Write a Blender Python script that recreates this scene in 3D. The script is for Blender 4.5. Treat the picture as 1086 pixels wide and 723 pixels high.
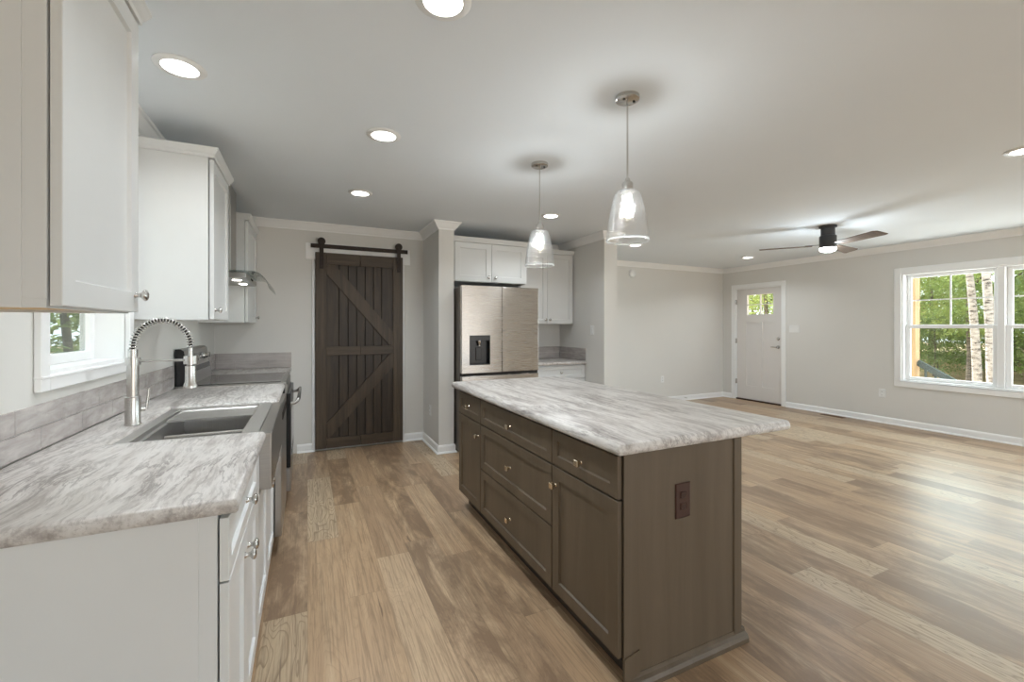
import bpy, bmesh, math, random
from mathutils import Vector, Matrix
random.seed(7)
PI = math.pi
for o in list(bpy.data.objects):
    bpy.data.objects.remove(o, do_unlink=True)
S = bpy.context.scene
COL = S.collection

# ------------------------------------------------------------------ camera, world, sun, large area light, exposure
cam_d = bpy.data.cameras.new('camera')
cam = bpy.data.objects.new('camera', cam_d)
COL.objects.link(cam)
cam.location = (0, 0, 1.33)
cam.rotation_euler = (PI / 2, 0, -0.440623)
cam_d.sensor_width = 36.0
cam_d.lens = 36.0 * 460.13 / 1086.0
cam_d.shift_y = -(361.5 - 347.07) / 1086.0
cam_d.clip_start = 0.02
S.camera = cam

S.view_settings.view_transform = 'Standard'
S.view_settings.look = 'None'
S.view_settings.gamma = 1.0
S.view_settings.use_curve_mapping = False
S.view_settings.exposure = 0.37

world = bpy.data.worlds.new('overcast_sky')
S.world = world
world.use_nodes = True
bg = world.node_tree.nodes['Background']
bg.inputs[0].default_value = (0.86, 0.93, 1.0, 1)
bg.inputs[1].default_value = 3.0


def light(name, kind, loc, rot, energy, color=(1, 1, 1), size=None, size_y=None, parent=None, shape=None, spread=None):
    d = bpy.data.lights.new(name, kind)
    d.energy = energy
    d.color = color
    if kind == 'AREA':
        d.shape = shape or 'RECTANGLE'
        d.size = size
        if d.shape in ('RECTANGLE', 'ELLIPSE'):
            d.size_y = size_y
        if spread:
            d.spread = spread
    elif kind == 'SUN':
        d.angle = size
    else:
        d.shadow_soft_size = size
    o = bpy.data.objects.new(name, d)
    COL.objects.link(o)
    o.location = loc
    o.rotation_euler = rot
    if parent:
        o.parent = parent
    return o


P_CAN = 5.7
P_BULB = 6.5
P_FAN = 11.0
P_DAY = 13.0
P_WIN = 38.0
light('sun', 'SUN', (0, 30, 30), (math.radians(-42), math.radians(12), 0), 9.0, (1, 0.95, 0.86), math.radians(3))
light('rear_fill_light', 'AREA', (2.6, -3.72, 1.15), (PI / 2, 0, 0), P_DAY, (0.88, 0.96, 1.0), 4.2, 2.1)  # added lamp behind the camera, fills the room through an unseen opening
for wy in (2.13, -1.30):
    light('window_daylight', 'AREA', (7.60, wy, 1.45), (0, PI / 2, 0), P_WIN, (0.78, 0.92, 1.0), 1.5, 1.8)

# ------------------------------------------------------------------ materials


def srgb(r, g, b):
    def f(c):
        c /= 255.0
        return c / 12.92 if c <= 0.04045 else ((c + 0.055) / 1.055) ** 2.4
    return (f(r), f(g), f(b), 1)


class NT:
    def __init__(s, name):
        s.m = bpy.data.materials.new(name)
        s.m.use_nodes = True
        s.t = s.m.node_tree
        s.b = s.t.nodes['Principled BSDF']
        s.out = s.t.nodes['Material Output']

    def n(s, kind, **kw):
        nd = s.t.nodes.new(kind)
        for k, v in kw.items():
            setattr(nd, k, v)
        return nd

    def l(s, a, b):
        s.t.links.new(a, b)

    def val(s, nd, i, v):
        if isinstance(v, (int, float, tuple)):
            nd.inputs[i].default_value = v
        else:
            s.l(v, nd.inputs[i])

    def math(s, op, a, b=0.0, c=None):
        nd = s.n('ShaderNodeMath', operation=op)
        s.val(nd, 0, a)
        s.val(nd, 1, b)
        if c is not None:
            s.val(nd, 2, c)
        return nd.outputs[0]

    def coords(s, scale=(1, 1, 1), rot=(0, 0, 0), which='Object'):
        tc = s.n('ShaderNodeTexCoord')
        mp = s.n('ShaderNodeMapping')
        mp.inputs['Scale'].default_value = scale
        mp.inputs['Rotation'].default_value = rot
        s.l(tc.outputs[which], mp.inputs[0])
        return mp.outputs[0]

    def noise(s, vec, scale=5, detail=4, rough=0.5, dist=0.0, dim='3D', w=None):
        nd = s.n('ShaderNodeTexNoise', noise_dimensions=dim)
        if vec is not None:
            s.l(vec, nd.inputs['Vector'])
        nd.inputs['Scale'].default_value = scale
        nd.inputs['Detail'].default_value = detail
        nd.inputs['Roughness'].default_value = rough
        nd.inputs['Distortion'].default_value = dist
        if w is not None:
            s.l(w, nd.inputs['W'])
        return nd.outputs['Fac']

    def ramp(s, fac, stops):
        nd = s.n('ShaderNodeValToRGB')
        e = nd.color_ramp.elements
        while len(e) < len(stops):
            e.new(0.5)
        for i, (p, c) in enumerate(stops):
            e[i].position = p
            e[i].color = c if len(c) == 4 else (*c, 1)
        s.l(fac, nd.inputs[0])
        return nd.outputs[0]

    def mix(s, fac, a, b, mode='MIX'):
        nd = s.n('ShaderNodeMix', data_type='RGBA', blend_type=mode)
        for sock, v in ((nd.inputs[0], fac), (nd.inputs[6], a), (nd.inputs[7], b)):
            if isinstance(v, (int, float, tuple)):
                sock.default_value = v
            else:
                s.l(v, sock)
        return nd.outputs[2]

    def bump(s, h, strength=0.1, dist=0.01):
        nd = s.n('ShaderNodeBump')
        nd.inputs['Strength'].default_value = strength
        nd.inputs['Distance'].default_value = dist
        s.l(h, nd.inputs['Height'])
        s.l(nd.outputs[0], s.b.inputs['Normal'])

    def base(s, c):
        s.val(s.b, 'Base Color', c)


def plain(name, c, rough=0.5, metal=0.0, var=0.03, nscale=6, bump=0.0, bscale=200, coat=0.0, spec=None):
    """paint / plastic / metal with a little procedural unevenness"""
    N = NT(name)
    v = N.coords()
    f = N.noise(v, nscale, 3)
    a = tuple(min(1, x * (1 - var)) for x in c[:3]) + (1,)
    b = tuple(min(1, x * (1 + var)) for x in c[:3]) + (1,)
    N.base(N.ramp(f, [(0.3, a), (0.7, b)]))
    N.b.inputs['Roughness'].default_value = rough
    N.b.inputs['Metallic'].default_value = metal
    if coat:
        N.b.inputs['Coat Weight'].default_value = coat
        N.b.inputs['Coat Roughness'].default_value = 0.2
    if spec is not None:
        N.b.inputs['Specular IOR Level'].default_value = spec
    if bump:
        N.bump(N.noise(v, bscale, 2), bump, 0.002)
    return N.m


def brushed(name, c, rough=0.28, stretch=(1, 1, 60), var=0.06, aniso=None):
    N = NT(name)
    v = N.coords(stretch)
    f = N.noise(v, 6, 4, 0.6)
    a = tuple(x * (1 - var) for x in c[:3]) + (1,)
    b = tuple(min(1, x * (1 + var)) for x in c[:3]) + (1,)
    N.base(N.ramp(f, [(0.3, a), (0.7, b)]))
    N.b.inputs['Metallic'].default_value = 1.0
    r = N.math('MULTIPLY_ADD', f, 0.12, rough - 0.06)
    if aniso:
        tg = N.n('ShaderNodeCombineXYZ')
        for i_ in range(3):
            tg.inputs[i_].default_value = aniso[i_]
        N.l(tg.outputs[0], N.b.inputs['Tangent'])
        N.b.inputs['Anisotropic'].default_value = 0.85
    N.l(r, N.b.inputs['Roughness'])
    return N.m


def emit(name, c, strength):
    N = NT(name)
    N.base(c)
    N.b.inputs['Emission Color'].default_value = c
    N.b.inputs['Emission Strength'].default_value = strength
    return N.m


def glass(name, tint=(1, 1, 1, 1), refl=1.0, seeded=False, milky=0.007):
    """thin pane: fresnel mix of clear transmission and reflection"""
    N = NT(name)
    tr = N.n('ShaderNodeBsdfTransparent')
    tr.inputs[0].default_value = tint
    gl = N.n('ShaderNodeBsdfGlossy')
    gl.inputs['Roughness'].default_value = 0.03
    lw = N.n('ShaderNodeLayerWeight')
    mx = N.n('ShaderNodeMixShader')
    # symmetrical Schlick curve so that both sides of the pane reflect alike
    fac = N.math('MULTIPLY', N.math('MULTIPLY_ADD', N.math('POWER', lw.outputs['Facing'], 4.5), 0.85, 0.035), refl)
    if seeded:
        v = N.coords()
        nz = N.noise(v, 38, 3, 0.6)
        bp = N.n('ShaderNodeBump')
        bp.inputs['Strength'].default_value = 0.5
        bp.inputs['Distance'].default_value = 0.01
        N.l(nz, bp.inputs['Height'])
        N.l(bp.outputs[0], gl.inputs['Normal'])
        N.l(bp.outputs[0], lw.inputs['Normal'])
        vo = N.n('ShaderNodeTexVoronoi')
        vo.inputs['Scale'].default_value = 95
        N.l(v, vo.inputs['Vector'])
        seeds = N.math('LESS_THAN', vo.outputs['Distance'], 0.16)
        pick = N.math('GREATER_THAN', N.noise(v, 33, 2), 0.52)
        fac = N.math('MAXIMUM', fac, N.math('MULTIPLY', N.math('MULTIPLY', seeds, pick), 0.55))
        fac = N.math('ADD', fac, 0.05)
    N.l(fac, mx.inputs[0])
    if seeded:
        # bubbles scatter white light; milky adds an even white veil to lighten the glass
        df = N.n('ShaderNodeBsdfTranslucent')
        df.inputs[0].default_value = (1, 1, 1, 1)
        m2 = N.n('ShaderNodeMixShader')
        N.l(N.math('MULTIPLY_ADD', N.math('MULTIPLY', seeds, pick), 0.07, milky), m2.inputs[0])
        N.l(tr.outputs[0], m2.inputs[1])
        N.l(df.outputs[0], m2.inputs[2])
        N.l(m2.outputs[0], mx.inputs[1])
    else:
        N.l(tr.outputs[0], mx.inputs[1])
    N.l(gl.outputs[0], mx.inputs[2])
    N.l(mx.outputs[0], N.out.inputs['Surface'])
    return N.m


def floor_mat():
    N = NT('vinyl_plank')
    tc = N.n('ShaderNodeTexCoord')
    sp = N.n('ShaderNodeSeparateXYZ')
    N.l(tc.outputs['Object'], sp.inputs[0])
    x, y = sp.outputs[0], sp.outputs[1]
    PW, PL = 0.181, 1.225
    cx = N.math('DIVIDE', x, PW)
    col = N.math('FLOOR', cx)
    wn = N.n('ShaderNodeTexWhiteNoise', noise_dimensions='1D')
    N.l(col, wn.inputs['W'])
    cy = N.math('ADD', N.math('DIVIDE', y, PL), wn.outputs['Value'])
    row = N.math('FLOOR', cy)
    fx = N.math('FRACT', cx)
    fy = N.math('FRACT', cy)
    wn2 = N.n('ShaderNodeTexWhiteNoise', noise_dimensions='2D')
    cb = N.n('ShaderNodeCombineXYZ')
    N.l(col, cb.inputs[0])
    N.l(row, cb.inputs[1])
    N.l(cb.outputs[0], wn2.inputs['Vector'])
    rnd = wn2.outputs['Value']
    rsep = N.n('ShaderNodeSeparateColor')
    N.l(wn2.outputs['Color'], rsep.inputs[0])
    r1, r2 = rsep.outputs[1], rsep.outputs[2]

    def space(sx, sy, seed):
        v = N.n('ShaderNodeCombineXYZ')
        N.l(N.math('MULTIPLY', x, sx), v.inputs[0])
        N.l(N.math('MULTIPLY', y, sy), v.inputs[1])
        N.l(N.math('MULTIPLY', rnd, seed), v.inputs[2])
        return v.outputs[0]
    blot = N.noise(space(7.0, 1.7, 37.0), 1.0, 9, 0.72, 0.6)          # weathered smudges
    band = N.noise(space(16.0, 0.7, 53.0), 1.0, 5, 0.6, 0.3)         # sapwood bands
    ring = N.noise(space(10.0, 1.6, 71.0), 1.0, 1.6, 0.5, 0.3)    # field whose contours are growth rings
    pore = N.noise(space(130.0, 3.6, 91.0), 1.0, 4, 0.65)             # fine pores
    tone = N.ramp(rnd, [(0.0, srgb(156, 128, 101)), (0.3, srgb(184, 154, 122)), (0.6, srgb(192, 163, 130)),
                        (0.85, srgb(170, 142, 114)), (1.0, srgb(200, 174, 143))])
    pale = N.math('GREATER_THAN', r1, 0.76)
    tone = N.mix(pale, tone, srgb(199, 178, 149))
    c = N.mix(N.ramp(band, [(0.52, (0, 0, 0)), (0.66, (0.55, 0.55, 0.55))]), tone, srgb(208, 184, 151))
    dk = N.math('MULTIPLY', N.math('LESS_THAN', r2, 0.55), N.math('SUBTRACT', 1.0, pale))
    sm = N.math('MULTIPLY', N.ramp(blot, [(0.41, (0, 0, 0)), (0.57, (0.78, 0.78, 0.78))]), N.math('MULTIPLY_ADD', dk, 0.75, 0.25))
    c = N.mix(sm, c, srgb(122, 98, 77))
    crack = N.noise(space(34.0, 1.9, 23.0), 1.0, 6, 0.6, 0.5)
    c = N.mix(N.ramp(crack, [(0.27, (0.7, 0.7, 0.7)), (0.34, (0, 0, 0))]), c, srgb(92, 70, 52))
    cont = N.math('FRACT', N.math('MULTIPLY', ring, 17.0))
    ln = N.ramp(cont, [(0.0, (0.8, 0.8, 0.8)), (0.16, (0.15, 0.15, 0.15)), (0.35, (0, 0, 0)), (0.93, (0, 0, 0)), (1.0, (0.8, 0.8, 0.8))])
    lf = N.math('MULTIPLY', ln, N.math('MULTIPLY_ADD', pale, 0.6, 0.26))
    c = N.mix(lf, c, srgb(122, 98, 75))
    c = N.mix(N.ramp(pore, [(0.36, (0.6, 0.6, 0.6)), (0.53, (0, 0, 0))]), c, srgb(132, 108, 85))
    jx = N.math('LESS_THAN', fx, 0.010)
    jy = N.math('LESS_THAN', fy, 0.0022)
    j = N.math('MULTIPLY', N.math('MAXIMUM', jx, jy), 0.45)
    N.base(N.mix(j, c, srgb(112, 90, 70)))
    N.l(N.math('MULTIPLY_ADD', pore, 0.14, 0.29), N.b.inputs['Roughness'])
    N.bump(N.math('SUBTRACT', N.math('MULTIPLY', pore, 0.4), j), 0.10, 0.004)
    return N.m


def counter_mat(name, seed, swirl=0.05, dk=0.0):
    N = NT(name)
    tc = N.n('ShaderNodeTexCoord')
    mo = N.n('ShaderNodeMapping')
    mo.inputs['Location'].default_value = (seed, seed * 1.7, 0)
    N.l(tc.outputs['Object'], mo.inputs[0])
    base_v = mo.outputs[0]
    warp = N.n('ShaderNodeTexNoise')
    warp.inputs['Scale'].default_value = 2.6
    warp.inputs['Detail'].default_value = 2
    N.l(base_v, warp.inputs['Vector'])
    ad = N.n('ShaderNodeVectorMath', operation='MULTIPLY_ADD')
    N.l(warp.outputs['Color'], ad.inputs[0])
    ad.inputs[1].default_value = (swirl * 1.5, swirl, swirl)
    N.l(base_v, ad.inputs[2])
    mp = N.n('ShaderNodeMapping')
    mp.inputs['Rotation'].default_value = (0, 0, 0.10)
    mp.inputs['Scale'].default_value = (9.0, 1.15, 9.0)
    N.l(ad.outputs[0], mp.inputs[0])
    v = mp.outputs[0]
    a = N.noise(v, 1.5, 8, 0.70, 0.08)
    b = N.noise(v, 1.9, 7, 0.66, 0.2)
    f = N.noise(v, 8.5, 4, 0.7, 0.2)
    c = N.noise(base_v, 2.4, 3, 0.5)
    col = N.ramp(a, [(0.28 + dk, srgb(132, 124, 119)), (0.39 + dk, srgb(178, 171, 166)), (0.46 + dk, srgb(204, 199, 194)),
                     (0.58 + dk, srgb(219, 215, 211)), (0.72, srgb(186, 180, 175))])
    col = N.mix(N.ramp(f, [(0.38, (0.55, 0.55, 0.55)), (0.50, (0, 0, 0))]), col, srgb(160, 152, 147))
    vein = N.ramp(b, [(0.455, (0, 0, 0)), (0.49, (0.85, 0.85, 0.85)), (0.50, (0.85, 0.85, 0.85)), (0.525, (0, 0, 0))])
    area = N.ramp(c, [(0.42, (0.04, 0.04, 0.04)), (0.62, (0.8, 0.8, 0.8))])
    N.base(N.mix(N.mix(1.0, vein, area, 'MULTIPLY'), col, srgb(112, 103, 98)))
    N.b.inputs['Roughness'].default_value = 0.36
    return N.m


def tile_mat():
    N = NT('glazed_tile')
    v = N.coords()
    f = N.noise(N.coords((1, 2.2, 9)), 3.2, 5, 0.6, 0.6)
    g = N.noise(v, 4.6, 2)
    c = N.ramp(f, [(0.3, srgb(166, 158, 154)), (0.5, srgb(187, 180, 176)), (0.68, srgb(204, 198, 194))])
    N.base(N.mix(N.ramp(g, [(0.4, (0, 0, 0)), (0.6, (0.35, 0.35, 0.35))]), c, srgb(160, 151, 146)))
    N.b.inputs['Roughness'].default_value = 0.16
    N.bump(N.noise(v, 24, 3), 0.35, 0.006)
    return N.m


def wood_mat(name, c0, c1, c2, axis=2, rough=0.45, fine=1.0, bump=0.05):
    N = NT(name)
    st = [14 * fine, 14 * fine, 14 * fine]
    st[axis] = 1.0 * fine
    v = N.coords(tuple(st))
    f = N.noise(v, 2.0, 6, 0.65, 0.7)
    N.base(N.ramp(f, [(0.3, c0), (0.5, c1), (0.7, c2)]))
    N.b.inputs['Roughness'].default_value = rough
    if bump:
        N.bump(f, bump, 0.004)
    return N.m


def bark_mat(name, c0, c1, spots):
    N = NT(name)
    f = N.noise(N.coords((3, 3, 8)), 2.5, 5, 0.6)
    N.base(N.ramp(f, [(0.36, spots), (0.46, c0), (0.65, c1)]))
    N.b.inputs['Roughness'].default_value = 0.85
    return N.m


def leaf_mat(name, c0, c1):
    N = NT(name)
    f = N.noise(N.coords(), 1.3, 4, 0.7)
    col = N.ramp(f, [(0.35, c0), (0.65, c1)])
    N.base(col)
    N.b.inputs['Roughness'].default_value = 0.6
    tl = N.n('ShaderNodeBsdfTranslucent')
    N.l(col, tl.inputs[0])
    mx = N.n('ShaderNodeMixShader')
    mx.inputs[0].default_value = 0.4
    N.l(N.b.outputs[0], mx.inputs[1])
    N.l(tl.outputs[0], mx.inputs[2])
    N.l(mx.outputs[0], N.out.inputs['Surface'])
    return N.m


M = dict(
    wall=plain('greige_wall_paint', srgb(222, 220, 215), 0.75, 0, 0.012, 1.5, 0.05, 350),
    ceil=plain('flat_ceiling_paint', srgb(232, 237, 241), 0.9, 0, 0.012, 1.2),
    trim=plain('white_trim_paint', srgb(246, 246, 245), 0.4, 0, 0.01),
    cab=plain('white_cabinet_lacquer', srgb(222, 223, 222), 0.33, 0, 0.012),
    ply=wood_mat('raw_plywood', srgb(196, 158, 104), srgb(214, 178, 124), srgb(224, 192, 142), 0, 0.6),
    isl=wood_mat('taupe_stained_maple', srgb(88, 75, 59), srgb(94, 81, 65), srgb(101, 87, 71), 2, 0.42, 0.5, 0.01),
    dark=plain('dark_parts_and_gap_shade', srgb(36, 31, 28), 0.7),  # near-black parts; also stands in for the shade inside gaps
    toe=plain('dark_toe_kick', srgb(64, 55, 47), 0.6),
    barn=wood_mat('dark_walnut_stained_boards', srgb(42, 33, 25), srgb(58, 47, 36), srgb(74, 61, 47), 2, 0.5, 0.8, 0.25),
    barnb=wood_mat('dark_walnut_stained_frame', srgb(58, 46, 35), srgb(74, 61, 47), srgb(90, 76, 60), 2, 0.5, 0.8, 0.25),
    barnh=wood_mat('dark_walnut_stained_rail', srgb(58, 46, 35), srgb(74, 61, 47), srgb(90, 76, 60), 0, 0.5, 0.8, 0.25),
    iron=plain('dark_bronze_iron', srgb(52, 44, 39), 0.45, 0.6),
    steel=brushed('brushed_stainless', (0.42, 0.405, 0.385, 1), 0.30, (1, 1, 60)),
    steelf=brushed('brushed_stainless_fridge', (0.53, 0.50, 0.465, 1), 0.27, (1, 1, 60), 0.05, (0, 0, 1)),
    steelh=brushed('brushed_stainless_sink', (0.66, 0.645, 0.625, 1), 0.38, (60, 1, 1)),
    nickel=brushed('satin_nickel', (0.60, 0.585, 0.56, 1), 0.25, (1, 1, 20)),
    brass=brushed('champagne_bronze', (0.78, 0.66, 0.50, 1), 0.24, (1, 1, 10)),
    chrome=plain('polished_chrome', (0.78, 0.78, 0.78, 1), 0.08, 1.0),
    black=plain('black_enamel', srgb(24, 24, 25), 0.25),
    blackglass=plain('black_ceramic_glass', srgb(22, 22, 24), 0.06, 0, 0.02, 6, 0, 200, 0.5),
    fridgeside=plain('grey_fridge_side', srgb(96, 88, 80), 0.45),
    plastic=plain('white_plastic', srgb(236, 236, 234), 0.35),
    brown=plain('brown_plastic', srgb(62, 36, 27), 0.4),
    tile=tile_mat(),
    grout=plain('pale_grout', srgb(208, 204, 199), 0.85),
    floor=floor_mat(),
    stone_a=counter_mat('veined_worktop_left', 3.1, 0.075),
    stone_b=counter_mat('veined_worktop_island', 8.4, 0.06, 0.035),
    stone_c=counter_mat('veined_worktop_corner', 5.2, 0.08),
    glass=glass('window_glass', (0.97, 0.985, 0.98, 1), 0.8),
    dimmed=glass('dimmed_window_glass', (0.62, 0.66, 0.65, 1), 0.8),  # grey tint added to dim the bright view through the sink window
    hoodglass=glass('hood_glass', (0.90, 0.95, 0.93, 1), 1.0),
    seeded=glass('seeded_pendant_glass', (0.995, 0.997, 0.997, 1), 1.0, True),
    rimglass=glass('pendant_glass_rim', (0.98, 0.99, 0.99, 1), 1.0, True, 0.16),  # milky white put in for the bright line of light along the rim
    bulbglass=glass('bulb_glass', (1, 0.99, 0.96, 1), 0.3),
    lens=emit('lit_downlight_lens', (1, 0.97, 0.92, 1), 9.0),
    filament=emit('lit_filament', (1, 0.95, 0.88, 1), 16.0),
    fanlens=emit('lit_fan_lens', (1, 0.98, 0.95, 1), 9.0),
    hoodlens=emit('lit_hood_lens', (1, 0.96, 0.88, 1), 12.0),
    fanmotor=plain('charcoal_fan_metal', srgb(66, 66, 68), 0.45, 0.4),
    fanblade=wood_mat('grey_brown_fan_blade', srgb(98, 84, 74), srgb(116, 100, 88), srgb(132, 116, 102), 0, 0.5, 0.6, 0),
    door=plain('white_entry_door_paint', srgb(226, 222, 218), 0.4, 0, 0.01),
    vent=plain('brown_floor_register', srgb(112, 84, 60), 0.5),
    pine=wood_mat('new_yellow_pine', srgb(176, 146, 108), srgb(194, 166, 128), srgb(208, 184, 148), 2, 0.7, 0.5, 0.05),
    rail=plain('grey_green_rail_paint', srgb(72, 84, 84), 0.5),
    birch=bark_mat('pale_birch_bark', srgb(158, 153, 146), srgb(192, 187, 180), srgb(74, 68, 62)),
    bark=bark_mat('grey_brown_bark', srgb(104, 96, 86), srgb(132, 124, 112), srgb(66, 58, 50)),
    leaf_a=leaf_mat('sunny_yellow_green_leaf', srgb(166, 180, 96), srgb(210, 216, 140)),
    leaf_b=leaf_mat('mid_green_leaf', srgb(134, 156, 92), srgb(180, 196, 128)),
    leaf_c=leaf_mat('deep_green_leaf', srgb(108, 130, 86), srgb(150, 168, 114)),
    soil=plain('leaf_litter_soil', srgb(182, 158, 128), 0.95, 0, 0.25, 2.5, 0.3, 12),
    siding=plain('outside_siding', srgb(206, 206, 204), 0.7),
    shingle=plain('roof_soffit', srgb(200, 200, 198), 0.8),
)

# ------------------------------------------------------------------ mesh builder


class MB:
    def __init__(s):
        s.bm = bmesh.new()

    def box(s, x0, x1, y0, y1, z0, z1, bev=0.0, mat=None, seg=1):
        c = [(x, y, z) for x in (x0, x1) for y in (y0, y1) for z in (z0, z1)]
        vs = [s.bm.verts.new(Vector(p) if mat is None else mat @ Vector(p)) for p in c]
        fs = [s.bm.faces.new([vs[i] for i in q]) for q in
              ((0, 1, 3, 2), (4, 6, 7, 5), (0, 4, 5, 1), (2, 3, 7, 6), (0, 2, 6, 4), (1, 5, 7, 3))]
        if bev > 0:
            es = list({e for f in fs for e in f.edges})
            bmesh.ops.bevel(s.bm, geom=es, offset=bev, segments=seg, affect='EDGES', profile=0.5)
        return s

    def loft(s, rings, cap0=True, cap1=True, close=True):
        R = [[s.bm.verts.new(Vector(p)) for p in r] for r in rings]
        n = len(R[0])
        for a, b in zip(R[:-1], R[1:]):
            for i in range(n if close else n - 1):
                j = (i + 1) % n
                try:
                    s.bm.faces.new((a[i], a[j], b[j], b[i]))
                except ValueError:
                    pass
        if cap0:
            s.bm.faces.new(R[0][::-1])
        if cap1:
            s.bm.faces.new(R[-1])
        return s

    def lathe(s, prof, mat=None, seg=24, cap0=True, cap1=True):
        """prof: (radius, height) along local z; mat places it"""
        mat = mat or Matrix()
        rings = [[mat @ Vector((max(r, 1e-5) * math.cos(2 * PI * k / seg), max(r, 1e-5) * math.sin(2 * PI * k / seg), h))
                  for k in range(seg)] for r, h in prof]
        return s.loft(rings, cap0, cap1)

    def tube(s, pts, r, seg=10, caps=True):
        pts = [Vector(p) for p in pts]
        rs = r if isinstance(r, (list, tuple)) else [r] * len(pts)
        up = None
        rings = []
        for i, p in enumerate(pts):
            t = (pts[min(i + 1, len(pts) - 1)] - pts[max(i - 1, 0)]).normalized()
            if up is None:
                up = t.orthogonal().normalized()
            up = (up - t * up.dot(t)).normalized()
            bn = t.cross(up)
            rings.append([p + rs[i] * (up * math.cos(2 * PI * k / seg) + bn * math.sin(2 * PI * k / seg)) for k in range(seg)])
        return s.loft(rings, caps, caps)

    def prism(s, poly, axis, a, b):
        """poly (u,v) extruded along axis 'x','y' or 'z' from a to b"""
        def P(u, v, w):
            return {'x': (w, u, v), 'y': (u, w, v), 'z': (u, v, w)}[axis]
        return s.loft([[P(u, v, a) for u, v in poly], [P(u, v, b) for u, v in poly]])

    def build(s, name, mat, parent=None, smooth=None, loc=None):
        bmesh.ops.recalc_face_normals(s.bm, faces=s.bm.faces[:])
        me = bpy.data.meshes.new(name)
        if smooth is not None:
            for f in s.bm.faces:
                f.smooth = True
            for e in s.bm.edges:
                if len(e.link_faces) == 2 and e.calc_face_angle(0) > math.radians(smooth):
                    e.smooth = False
        s.bm.to_mesh(me)
        s.bm.free()
        me.materials.append(M[mat] if isinstance(mat, str) else mat)
        o = bpy.data.objects.new(name, me)
        COL.objects.link(o)
        if parent:
            o.parent = parent
        if loc:
            o.location = loc
        return o


def tag(o, label=None, cat=None, group=None, kind=None):
    if label:
        o['label'] = label
    if cat:
        o['category'] = cat
    if group:
        o['group'] = group
    if kind:
        o['kind'] = kind
    return o


def thing(name, label, cat, loc=(0, 0, 0), rotz=0.0, group=None):
    o = bpy.data.objects.new(name, None)
    COL.objects.link(o)
    o.empty_display_size = 0.1
    o.location = loc
    o.rotation_euler = (0, 0, rotz)
    return tag(o, label, cat, group)


def struct(name, mb, mat, parent=None, smooth=None):
    o = mb.build(name, mat, parent, smooth)
    if parent is None:
        tag(o, kind='structure')
    return o


def copy_tree(o, parent=None):
    c = o.copy()
    COL.objects.link(c)
    if parent:
        c.parent = parent
    for ch in list(o.children):
        copy_tree(ch, c)
    return c


def rot_to(axis):
    """matrix turning local +z to axis"""
    return Vector((0, 0, 1)).rotation_difference(Vector(axis)).to_matrix().to_4x4()


def at(loc, axis=(0, 0, 1)):
    return Matrix.Translation(loc) @ rot_to(axis)


# ------------------------------------------------------------------ room
XL, XR = -0.83, 7.25
YB, YF, YR = 5.12, 5.83, -3.5
PX0, PX1, PY = 1.25, 1.415, 4.455
EX0, EX1, EY = 3.14, 3.325, 4.13
CH = 2.445

struct('floor', MB().box(XL - .16, XR + .16, YR - .16, YF + .16, -0.12, 0.0), 'floor')
struct('ceiling', MB().box(XL - .62, XR + .62, YR - .62, YF + .62, CH, CH + .2), 'ceil')  # slab runs past the walls as unseen eaves, added to block sun


def wall_openings(axis, a0, a1, w0, w1, opens):
    """wall slab; axis 'y' runs along y (w = x range), axis 'x' runs along x (w = y range); opens: (lo, hi, z0, z1)"""
    mb = MB()

    def b(lo, hi, z0, z1):
        if hi - lo < 1e-4 or z1 - z0 < 1e-4:
            return
        if axis == 'y':
            mb.box(w0, w1, lo, hi, z0, z1)
        else:
            mb.box(lo, hi, w0, w1, z0, z1)
    cur = a0
    for lo, hi, z0, z1 in sorted(opens):
        b(cur, lo, 0, CH)
        b(lo, hi, 0, z0)
        b(lo, hi, z1, CH)
        cur = hi
    b(cur, a1, 0, CH)
    return mb


LWY0, LWY1, LWZ0, LWZ1 = 2.05, 2.80, 1.165, 2.05
RWY0, RWY1, RWZ0, RWZ1 = 1.21, 3.05, 0.61, 2.05
DY0, DY1, DZ1 = 4.68, 5.57, 2.05
struct('wall_left', wall_openings('y', YR, YB, XL - .16, XL, [(LWY0, LWY1, LWZ0, LWZ1)]), 'wall')
struct('wall_back', wall_openings('x', XL, PX0, YB, YB + .16, []), 'wall')
struct('wall_pillar', MB().box(PX0, PX1, PY, YB + .16, 0, CH), 'wall')
struct('wall_alcove', MB().box(PX1, EX0, YB, YB + .16, 0, CH), 'wall')
struct('wall_partition', MB().box(EX0, EX1, EY, YF + .16, 0, CH), 'wall')
struct('wall_far', MB().box(EX1, XR, YF, YF + .16, 0, CH), 'wall')
struct('wall_right', wall_openings('y', YR, YF + .16, XR, XR + .16, [(RWY0, RWY1, RWZ0, RWZ1), (RWY0 - 3.43, RWY1 - 3.43, RWZ0, RWZ1), (DY0, DY1, 0.0, DZ1)]), 'wall')
struct('wall_rear', wall_openings('x', XL - .16, XR + .16, YR - .16, YR, [(0.4, 4.8, 0.05, 2.2)]), 'wall')


def sweep(name, path, prof):
    """profile (distance into room, z) swept along a polyline with mitred corners, room on the right"""
    mb = MB()
    P = [Vector((x, y, 0)) for x, y in path]
    rings = []
    for i, p in enumerate(P):
        ns = []
        if i > 0:
            t = (p - P[i - 1]).normalized()
            ns.append(Vector((t.y, -t.x, 0)))
        if i < len(P) - 1:
            t = (P[i + 1] - p).normalized()
            ns.append(Vector((t.y, -t.x, 0)))
        n = ns[0] if len(ns) == 1 else (ns[0] + ns[1]) / (1 + ns[0].dot(ns[1]))
        rings.append([p + n * d + Vector((0, 0, z)) for d, z in prof])
    mb.loft(rings)
    return struct(name, mb, 'trim', smooth=None)


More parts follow.
